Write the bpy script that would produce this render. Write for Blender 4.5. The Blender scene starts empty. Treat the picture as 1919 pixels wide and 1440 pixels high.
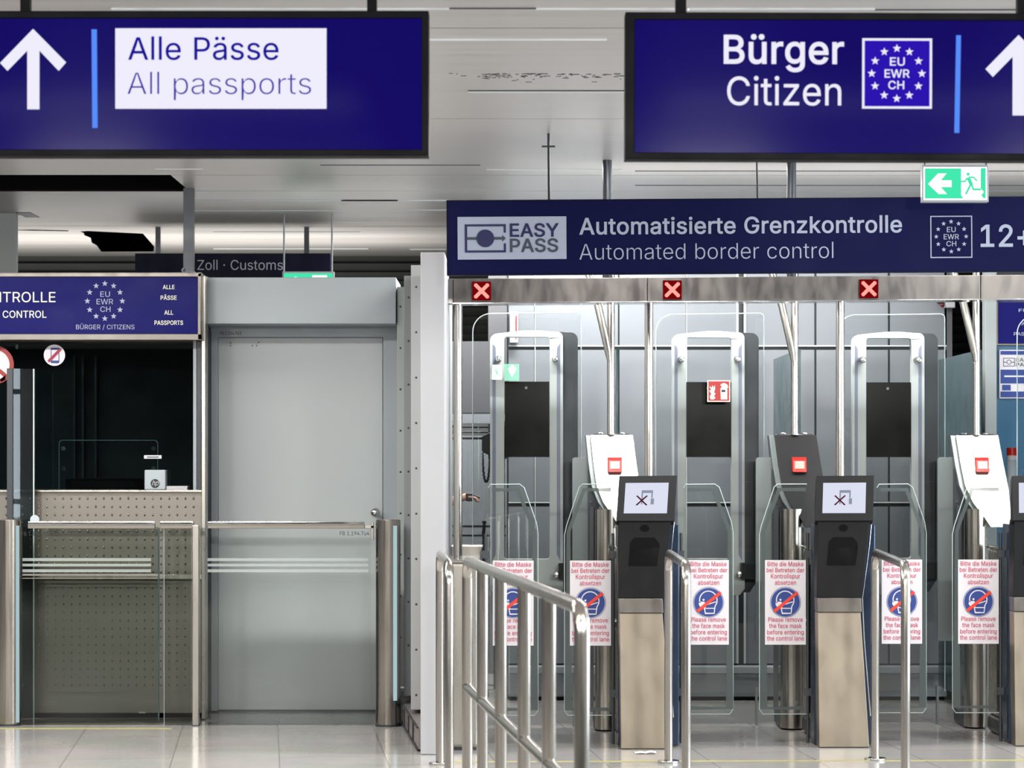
# Airport border control hall: automated gates, passport booth, hanging signs
import bpy, bmesh, math, random
from mathutils import Vector, Matrix
from mathutils.geometry import tessellate_polygon, delaunay_2d_cdt
random.seed(7)
S = bpy.context.scene
COL = S.collection
PI = math.pi
# ---- where a point of the place stands: F = focal length in pixels (90 mm on 36 mm, 1919 px), eye height 1.5 m
F, CX, HY, EYE = 4800.0, 960.0, 870.0, 1.5
def X(px, d): return (px - CX) * d / F
def Z(py, d): return EYE - (py - HY) * d / F
def P(px, py, d): return Vector((X(px, d), d, Z(py, d)))
CEIL = 3.15

# ------------------------------------------------------------------ materials
def srgb(r, g, b):
    def c(v):
        v /= 255.0
        return v / 12.92 if v <= 0.04045 else ((v + 0.055) / 1.055) ** 2.4
    return (c(r), c(g), c(b), 1.0)
def new_mat(name):
    m = bpy.data.materials.new(name); m.use_nodes = True
    nt = m.node_tree; nt.nodes.clear()
    out = nt.nodes.new('ShaderNodeOutputMaterial')
    return m, nt, out
def coords(nt, scale, rot=(0, 0, 0)):
    tc = nt.nodes.new('ShaderNodeTexCoord'); mp = nt.nodes.new('ShaderNodeMapping')
    mp.inputs['Scale'].default_value = scale; mp.inputs['Rotation'].default_value = rot
    nt.links.new(tc.outputs['Object'], mp.inputs['Vector'])
    return mp.outputs['Vector']
def solid(name, col, rough=0.5, metal=0.0, var=0.06, scale=(3, 3, 3), bump=0.0, rvar=0.08, coat=0.0, spec=0.5):
    m, nt, out = new_mat(name)
    b = nt.nodes.new('ShaderNodeBsdfPrincipled')
    b.inputs['Metallic'].default_value = metal
    b.inputs['Coat Weight'].default_value = coat
    b.inputs['Specular IOR Level'].default_value = spec
    v = coords(nt, scale)
    n = nt.nodes.new('ShaderNodeTexNoise'); n.inputs['Scale'].default_value = 2.0; n.inputs['Detail'].default_value = 4.0
    nt.links.new(v, n.inputs['Vector'])
    r = nt.nodes.new('ShaderNodeMapRange')
    r.inputs['From Min'].default_value = 0.3; r.inputs['From Max'].default_value = 0.7
    r.inputs['To Min'].default_value = max(0.02, rough - rvar); r.inputs['To Max'].default_value = min(1, rough + rvar)
    nt.links.new(n.outputs['Fac'], r.inputs['Value']); nt.links.new(r.outputs['Result'], b.inputs['Roughness'])
    mx = nt.nodes.new('ShaderNodeMix'); mx.data_type = 'RGBA'
    c = col
    mx.inputs[6].default_value = (c[0] * (1 - var), c[1] * (1 - var), c[2] * (1 - var), 1)
    mx.inputs[7].default_value = (min(1, c[0] * (1 + var)), min(1, c[1] * (1 + var)), min(1, c[2] * (1 + var)), 1)
    nt.links.new(n.outputs['Fac'], mx.inputs[0]); nt.links.new(mx.outputs[2], b.inputs['Base Color'])
    if bump:
        bp = nt.nodes.new('ShaderNodeBump'); bp.inputs['Strength'].default_value = bump; bp.inputs['Distance'].default_value = 0.01
        nt.links.new(n.outputs['Fac'], bp.inputs['Height']); nt.links.new(bp.outputs['Normal'], b.inputs['Normal'])
    nt.links.new(b.outputs[0], out.inputs[0])
    return m
def glow(name, col, strength=1.0, gloss=0.0):
    m, nt, out = new_mat(name)
    e = nt.nodes.new('ShaderNodeEmission'); e.inputs['Color'].default_value = col; e.inputs['Strength'].default_value = strength * 1.27
    if gloss:
        g = nt.nodes.new('ShaderNodeBsdfGlossy'); g.inputs['Roughness'].default_value = 0.12
        g.inputs['Color'].default_value = (gloss, gloss, gloss, 1)
        a = nt.nodes.new('ShaderNodeAddShader')
        nt.links.new(e.outputs[0], a.inputs[0]); nt.links.new(g.outputs[0], a.inputs[1]); nt.links.new(a.outputs[0], out.inputs[0])
    else:
        nt.links.new(e.outputs[0], out.inputs[0])
    return m
def glass(name, tint=(0.93, 0.97, 0.96, 1), refl=1.0, rough=0.0, ior=1.5):
    m, nt, out = new_mat(name)
    t = nt.nodes.new('ShaderNodeBsdfTransparent'); t.inputs[0].default_value = tint
    g = nt.nodes.new('ShaderNodeBsdfGlossy'); g.inputs['Roughness'].default_value = rough
    g.inputs['Color'].default_value = (refl, refl, refl, 1)
    f = nt.nodes.new('ShaderNodeFresnel'); f.inputs['IOR'].default_value = ior
    mx = nt.nodes.new('ShaderNodeMixShader')
    nt.links.new(f.outputs[0], mx.inputs[0]); nt.links.new(t.outputs[0], mx.inputs[1]); nt.links.new(g.outputs[0], mx.inputs[2])
    nt.links.new(mx.outputs[0], out.inputs[0])
    return m
def film(name, col, alpha):            # translucent frosted film stuck on glass
    m, nt, out = new_mat(name)
    t = nt.nodes.new('ShaderNodeBsdfTransparent'); d = nt.nodes.new('ShaderNodeBsdfPrincipled')
    d.inputs['Base Color'].default_value = col; d.inputs['Roughness'].default_value = 0.6
    mx = nt.nodes.new('ShaderNodeMixShader'); mx.inputs[0].default_value = alpha
    nt.links.new(t.outputs[0], mx.inputs[1]); nt.links.new(d.outputs[0], mx.inputs[2]); nt.links.new(mx.outputs[0], out.inputs[0])
    return m

M = {}
M['steel'] = solid('brushed_steel', (0.46, 0.44, 0.40, 1), 0.28, 1.0, 0.02, (8, 8, 1.0), 0.0, 0.03)
M['tube'] = solid('polished_tube_steel', (0.56, 0.53, 0.49, 1), 0.20, 1.0, 0.03, (20, 20, 2), 0.0, 0.03)
M['beamsteel'] = solid('beam_steel', (0.20, 0.185, 0.17, 1), 0.42, 1.0, 0.12, (9, 9, 3), 0.0, 0.08)
M['warmsteel'] = solid('warm_scuffed_steel', (0.34, 0.295, 0.235, 1), 0.45, 1.0, 0.20, (5, 5, 2.2), 0.0, 0.10)
M['panelsteel'] = solid('dimpled_sheet_steel', (0.22, 0.205, 0.18, 1), 0.42, 0.85, 0.06, (30, 30, 1.5), 0.0, 0.06)
M['facesteel'] = solid('satin_face_steel', (0.72, 0.70, 0.67, 1), 0.24, 1.0, 0.03, (50, 50, 2), 0.008, 0.03)
M['chrome'] = solid('chrome', (0.75, 0.75, 0.75, 1), 0.12, 1.0, 0.02)
M['greywing'] = solid('grey_wing_panel', srgb(104, 112, 112), 0.32, 0.3, 0.01, rvar=0.01)
M['darkmetal'] = solid('dark_grey_metal', srgb(62, 66, 70), 0.4, 0.4, 0.06)
M['black'] = solid('black_plastic', srgb(17, 18, 20), 0.5, 0.0, 0.06, spec=0.2)
M['blackgloss'] = solid('black_gloss_screen', srgb(6, 7, 9), 0.2, 0.0, 0.02, rvar=0.03, spec=0.2)
M['deepblack'] = solid('deep_black', srgb(8, 8, 9), 0.7, 0.0, 0.02, spec=0.1)
M['whiteframe'] = solid('white_frame_paint', srgb(226, 232, 230), 0.35, 0.0, 0.015)
M['lilac'] = solid('grey_lilac_inlay', srgb(150, 156, 178), 0.3, 0.0, 0.02)
M['whitepaint'] = solid('white_wall_paint', srgb(168, 169, 173), 0.5, 0.0, 0.015)
M['doorgrey'] = solid('door_grey_paint', srgb(176, 183, 185), 0.45, 0.0, 0.02)
M['framegrey'] = solid('door_frame_grey_paint', srgb(152, 160, 166), 0.45, 0.0, 0.02)
M['headgrey'] = solid('header_grey_paint', srgb(160, 168, 174), 0.42, 0.0, 0.02)
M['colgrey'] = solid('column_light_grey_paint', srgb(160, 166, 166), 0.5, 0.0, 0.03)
M['colshade'] = solid('column_shaded_grey_paint', srgb(122, 126, 130), 0.5, 0.0, 0.03)  # same paint as the light column, its shade put into the colour
M['colhalfshade'] = solid('column_half_shaded_paint', srgb(158, 160, 161), 0.5, 0.0, 0.04)  # same paint again, a weaker shade put into the colour
M['wallgrey'] = solid('wall_grey_panel', srgb(116, 121, 127), 0.35, 0.0, 0.03, (0.8, 0.8, 0.8))
M['walldark'] = solid('wall_dark_grey_panel', srgb(74, 75, 79), 0.4, 0.0, 0.04, (0.8, 0.8, 0.8))
M['joint'] = solid('dark_joint', srgb(46, 52, 54), 0.6)
M['jointlight'] = solid('light_joint', srgb(200, 206, 208), 0.5)
M['louver'] = solid('dark_louver', srgb(70, 72, 70), 0.6, 0.0, 0.05)
M['tube_dark'] = solid('dark_pole_paint', srgb(60, 64, 70), 0.35, 0.5, 0.03)
M['signcase'] = solid('sign_case_black', srgb(7, 7, 12), 0.5, spec=0.08)
M['navy'] = solid('navy_sign_face', srgb(15, 18, 64), 0.5, 0.0, 0.03, spec=0.08)
M['navydark'] = solid('dark_navy_sign_face', srgb(11, 13, 36), 0.5, 0.0, 0.03, spec=0.12)
M['pale'] = solid('pale_lavender_print', srgb(172, 180, 200), 0.6, 0.0, 0.01, spec=0.1)
M['paledim'] = solid('dim_grey_print', srgb(176, 180, 194), 0.5, 0.0, 0.01)
M['navyink'] = solid('navy_ink', srgb(24, 27, 82), 0.5, 0.0, 0.01)
M['slate'] = solid('slate_ink', srgb(62, 72, 84), 0.5, 0.0, 0.01)
M['led_blue'] = glow('lit_blue_screen', srgb(20, 10, 100), 1.0, 0.0015)
M['led_blue_bright'] = glow('lit_bright_blue_screen', srgb(44, 20, 176), 1.0)
M['led_white'] = glow('lit_white_screen', srgb(240, 238, 252), 1.0)
M['led_ink'] = glow('lit_blue_ink', srgb(26, 18, 150), 1.0)
M['led_ink_light'] = glow('lit_violet_ink', srgb(62, 48, 164), 1.0)
M['led_bar'] = glow('lit_light_blue_bar', srgb(88, 142, 255), 1.0)
M['booth_blue'] = solid('blue_booth_sign_face', srgb(14, 14, 96), 0.4, 0.0, 0.03, spec=0.1)
M['booth_print'] = solid('cream_print', srgb(235, 235, 215), 0.5, 0.0, 0.01)
M['exit_green'] = glow('lit_exit_green', srgb(70, 240, 180), 0.95)
M['exit_white'] = glow('lit_exit_white', srgb(252, 255, 255), 1.15)
M['exit_case'] = solid('exit_sign_case', srgb(150, 154, 160), 0.4)
M['sign_red'] = solid('fire_sign_red', srgb(150, 34, 30), 0.45, 0.0, 0.03)
M['sign_cream'] = solid('fire_sign_cream', srgb(222, 206, 192), 0.5, 0.0, 0.02)
M['sign_green'] = film('pale_green_reflection', srgb(120, 190, 160), 0.7)
M['sign_paper'] = film('pale_white_reflection', srgb(220, 235, 230), 0.85)
M['sig_red'] = glow('lane_signal_dark_red', srgb(120, 6, 12), 0.9)
M['sig_dot'] = glow('lane_signal_lit_dots', (1.0, 0.16, 0.13, 1), 2.2)
M['sig_core'] = glow('lane_signal_lit_core', (1.0, 0.42, 0.36, 1), 1.25)
M['screen'] = glow('kiosk_screen_white', srgb(226, 230, 248), 0.95)
M['icon_grey'] = glow('icon_grey', srgb(150, 158, 176), 0.9)
M['icon_red'] = glow('icon_dark_red', srgb(84, 22, 40), 0.9)
M['button_red'] = solid('button_red', srgb(200, 34, 26), 0.35, 0.0, 0.04)
M['button_glass'] = solid('button_pink_glass', srgb(236, 150, 140), 0.12, 0.0, 0.02)
M['paper'] = solid('notice_paper', srgb(216, 212, 217), 0.6, 0.0, 0.01)
M['print_red'] = solid('notice_red_print', srgb(188, 62, 92), 0.6, 0.0, 0.01)
M['print_blue'] = solid('notice_blue_print', srgb(36, 62, 134), 0.6, 0.0, 0.01)
M['slash_red'] = solid('notice_red_slash', srgb(226, 62, 42), 0.6, 0.0, 0.01)
M['maroon'] = solid('maroon_slash', srgb(150, 24, 58), 0.5, 0.0, 0.01)
M['ink'] = solid('black_ink', srgb(30, 32, 36), 0.6)
M['glass'] = glass('clear_glass', (0.985, 0.995, 0.99, 1), 0.85)
M['glass_big'] = glass('clear_gate_glass', (0.98, 0.99, 0.988, 1), 0.7)
M['glass_booth'] = glass('dark_booth_glass', (0.55, 0.62, 0.63, 1), 0.7)
M['glass_dim'] = glass('tinted_barrier_glass', (0.80, 0.83, 0.81, 1), 0.8)
M['glass_blue'] = glass('pale_blue_glass', (0.70, 0.84, 0.92, 1), 1.0)
M['glass_mirror'] = glass('reflective_glass', (0.5, 0.6, 0.64, 1), 0.3, 0.0, 1.9)
M['edge'] = solid('polished_glass_edge', srgb(205, 222, 222), 0.2, 0.0, 0.02)
M['edge_dark'] = solid('dark_teal_glass_edge', srgb(34, 66, 70), 0.2, 0.0, 0.02)
M['film'] = film('frosted_film', srgb(195, 205, 202), 0.42)
M['film_grey'] = film('grey_edge_film', srgb(62, 72, 71), 0.9)
M['cyl'] = solid('bollard_steel', (0.48, 0.44, 0.39, 1), 0.22, 1.0, 0.04, (20, 20, 1), 0.0, 0.04)
M['bluelit'] = solid('blue_glass_door', srgb(70, 110, 138), 0.2, 0.0, 0.03)
M['plasticgrey'] = solid('printer_grey_plastic', srgb(168, 178, 184), 0.45, 0.0, 0.02)
M['skin'] = solid('skin', srgb(152, 116, 102), 0.6)
M['hair'] = solid('dark_hair', srgb(32, 26, 24), 0.6)
M['shirt'] = solid('grey_shirt', srgb(110, 116, 126), 0.8)
M['trouser'] = solid('dark_trousers', srgb(34, 38, 50), 0.8)
M['yellow'] = solid('yellow_tape', srgb(176, 168, 104), 0.6, 0.0, 0.25, (9, 9, 9))
M['bottle'] = film('clear_plastic_bottle', srgb(220, 226, 230), 0.55)
M['darkplate'] = solid('dark_console_plate', srgb(26, 27, 29), 0.3, 0.0, 0.02, rvar=0.01, spec=0.3)
M['dimple'] = solid('bright_dimple_steel', (0.6, 0.57, 0.52, 1), 0.25, 1.0, 0.02)
M['lens_red'] = solid('dark_red_lens', srgb(96, 18, 18), 0.3)
M['cyan_strip'] = glow('pale_glowing_streak', srgb(196, 228, 234), 0.72)
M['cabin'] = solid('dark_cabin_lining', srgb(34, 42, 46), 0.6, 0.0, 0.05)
M['rear'] = solid('warm_rear_wall', srgb(92, 86, 78), 0.7)
M['tile_red'] = solid('brown_plinth_tile', srgb(120, 112, 110), 0.3, 0.0, 0.06)

# ------------------------------------------------------------------ mesh builder
class MB:
    def __init__(s): s.v, s.f, s.s, s.m, s.mi = [], [], [], [], 0
    def add(s, vs, fs, smooth=False):
        o = len(s.v); s.v += [Vector(v) for v in vs]
        for f in fs: s.f.append([i + o for i in f]); s.s.append(smooth); s.m.append(s.mi)
        return s
    def box(s, x0, x1, y0, y1, z0, z1):
        vs = [(x, y, z) for x in (x0, x1) for y in (y0, y1) for z in (z0, z1)]
        return s.add(vs, [(0, 1, 3, 2), (4, 6, 7, 5), (0, 4, 5, 1), (2, 3, 7, 6), (0, 2, 6, 4), (1, 5, 7, 3)])
    def pbox(s, px0, px1, py0, py1, d, t):     # a box whose front stands at distance d and covers those pixels
        return s.box(X(px0, d), X(px1, d), d, d + t, Z(py1, d), Z(py0, d))
    def hexa(s, a, b):                          # two quads (4 corners each, same order) joined
        return s.add(list(a) + list(b), [(0, 1, 2, 3), (7, 6, 5, 4), (0, 4, 5, 1), (1, 5, 6, 2), (2, 6, 7, 3), (3, 7, 4, 0)])
    def prism(s, poly, d0, d1, holes=(), fn=None):   # outline in (x,z) swept from depth d0 to d1; fn maps (x,z,d) to a point
        fn = fn or (lambda x, z, d: Vector((x, d, z)))
        loops = [list(poly)] + [list(h) for h in holes]
        tris = tessellate_polygon([[Vector((a, b, 0)) for a, b in l] for l in loops])
        flat = [p for l in loops for p in l]; n = len(flat)
        vs = [fn(a, b, d0) for a, b in flat] + [fn(a, b, d1) for a, b in flat]
        fs = [tuple(t) for t in tris] + [tuple(i + n for i in reversed(t)) for t in tris]
        s.add(vs, fs); o = 0; base = len(s.v) - 2 * n
        for l in loops:
            k = len(l)
            for i in range(k):
                j = (i + 1) % k
                s.f.append([base + o + i, base + o + j, base + n + o + j, base + n + o + i]); s.s.append(False)
            o += k
        return s
    def pprism(s, poly, d, t, holes=()):        # the same with pixel outlines
        c = lambda l: [(X(a, d), Z(b, d)) for a, b in l]
        return s.prism(c(poly), d, d + t, [c(h) for h in holes])
    def face(s, poly, d, holes=()):             # a printed shape lying on a surface at distance d (pixel outline)
        loops = [list(poly)] + [list(h) for h in holes]
        tris = tessellate_polygon([[Vector((X(a, d), Z(b, d), 0)) for a, b in l] for l in loops])
        return s.add([P(a, b, d) for l in loops for a, b in l], [tuple(t) for t in tris])
    def cyl(s, p0, p1, r0, r1=None, n=24, cap=True):
        p0, p1 = Vector(p0), Vector(p1); r1 = r0 if r1 is None else r1
        z = (p1 - p0).normalized(); x = z.orthogonal().normalized(); y = z.cross(x)
        a = [p0 + (x * math.cos(2 * PI * i / n) + y * math.sin(2 * PI * i / n)) * r0 for i in range(n)]
        b = [p1 + (x * math.cos(2 * PI * i / n) + y * math.sin(2 * PI * i / n)) * r1 for i in range(n)]
        s.add(a + b, [(i, (i + 1) % n, n + (i + 1) % n, n + i) for i in range(n)], True)
        if cap: s.add(a, [tuple(range(n))]); s.add(b, [tuple(range(n))])
        return s
    def tube(s, pts, r, n=16, cap=True):
        pts = [Vector(p) for p in pts]; rings = []; x = None
        for i, p in enumerate(pts):
            t = (pts[min(i + 1, len(pts) - 1)] - pts[max(i - 1, 0)]).normalized()
            x = t.orthogonal().normalized() if x is None else (x - t * x.dot(t)).normalized()
            y = t.cross(x); rr = r[i] if isinstance(r, (list, tuple)) else r
            rings.append([p + (x * math.cos(2 * PI * k / n) + y * math.sin(2 * PI * k / n)) * rr for k in range(n)])
        fs = [(i * n + k, i * n + (k + 1) % n, (i + 1) * n + (k + 1) % n, (i + 1) * n + k) for i in range(len(pts) - 1) for k in range(n)]
        s.add([v for q in rings for v in q], fs, True)
        if cap: s.add(rings[0], [tuple(range(n))]); s.add(rings[-1], [tuple(range(n))])
        return s
    def ball(s, c, r, n=10, sq=(1, 1, 1)):
        vs, fs = [], []; c = Vector(c); m = n // 2
        for j in range(m + 1):
            a = PI * j / m
            for i in range(n):
                b = 2 * PI * i / n
                vs.append(c + Vector((math.sin(a) * math.cos(b) * r * sq[0], math.sin(a) * math.sin(b) * r * sq[1], math.cos(a) * r * sq[2])))
        for j in range(m):
            for i in range(n): fs.append((j * n + i, j * n + (i + 1) % n, (j + 1) * n + (i + 1) % n, (j + 1) * n + i))
        return s.add(vs, fs, True)
    def build(s, name, mat, parent=None, bevel=0.0, seg=2, label=None, mat2=None):
        org = Vector(parent['_o']) if parent is not None else Vector((0, 0, 0))
        me = bpy.data.meshes.new(name)
        me.from_pydata([tuple(v - org) for v in s.v], [], s.f)
        me.polygons.foreach_set('use_smooth', s.s)
        if mat2: me.polygons.foreach_set('material_index', (s.m + [0] * len(s.f))[:len(s.f)])
        bm = bmesh.new(); bm.from_mesh(me)
        bmesh.ops.remove_doubles(bm, verts=bm.verts, dist=1e-6)
        bmesh.ops.recalc_face_normals(bm, faces=bm.faces)
        bm.to_mesh(me); bm.free()
        if any(s.s): me.set_sharp_from_angle(angle=0.8)
        me.materials.append(mat if not isinstance(mat, str) else M[mat])
        if mat2: me.materials.append(M[mat2])
        o = bpy.data.objects.new(name, me); COL.objects.link(o)
        if parent is not None: o.parent = parent
        o['_o'] = tuple(org)
        if bevel:
            b = o.modifiers.new('edge', 'BEVEL'); b.width = bevel; b.segments = seg; b.limit_method = 'ANGLE'; b.angle_limit = 0.7
            b.harden_normals = False
        if label: o['label'] = label
        return o

def thing(name, label, cat, loc=(0, 0, 0), group=None):
    o = bpy.data.objects.new(name, None); COL.objects.link(o); o.location = loc; o['_o'] = tuple(loc)
    o.empty_display_size = 0.1
    o['label'] = label; o['category'] = cat
    if group: o['group'] = group
    return o
def tag(o, label, cat, group=None):
    o['label'] = label; o['category'] = cat
    if group: o['group'] = group
    return o
def struct(o):
    o['kind'] = 'structure'; return o
def copy_tree(o, parent=None, off=(0, 0, 0), label=None):
    c = o.copy(); COL.objects.link(c)
    if parent is not None: c.parent = parent
    else: c.location = Vector(o.location) + Vector(off)
    if label: c['label'] = label
    for ch in list(o.children): copy_tree(ch, c)
    return c
def arc(cx, cy, r, a0, a1, n=8):
    return [(cx + r * math.cos(math.radians(a0 + (a1 - a0) * i / n)), cy + r * math.sin(math.radians(a0 + (a1 - a0) * i / n))) for i in range(n + 1)]
def circ(cx, cy, r, n=32): return [(cx + r * math.cos(2 * PI * i / n), cy + r * math.sin(2 * PI * i / n)) for i in range(n)]
def rect(x0, x1, y0, y1): return [(x0, y0), (x1, y0), (x1, y1), (x0, y1)]
def rrect(x0, x1, y0, y1, r, n=5):
    return arc(x0 + r, y0 + r, r, 180, 270, n) + arc(x1 - r, y0 + r, r, 270, 360, n) + arc(x1 - r, y1 - r, r, 0, 90, n) + arc(x0 + r, y1 - r, r, 90, 180, n)
def stroke(pts, w):                     # a band of width w along an open line (2D)
    L, R = [], []
    pts = [Vector((a, b)) for a, b in pts]
    for i, p in enumerate(pts):
        t = (pts[min(i + 1, len(pts) - 1)] - pts[max(i - 1, 0)]).normalized(); n = Vector((-t.y, t.x)) * w / 2
        if 0 < i < len(pts) - 1:
            c = max(0.5, t.dot((pts[i + 1] - pts[i]).normalized())); n = n / c
        L.append(tuple(p + n)); R.append(tuple(p - n))
    return L + R[::-1]

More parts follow.
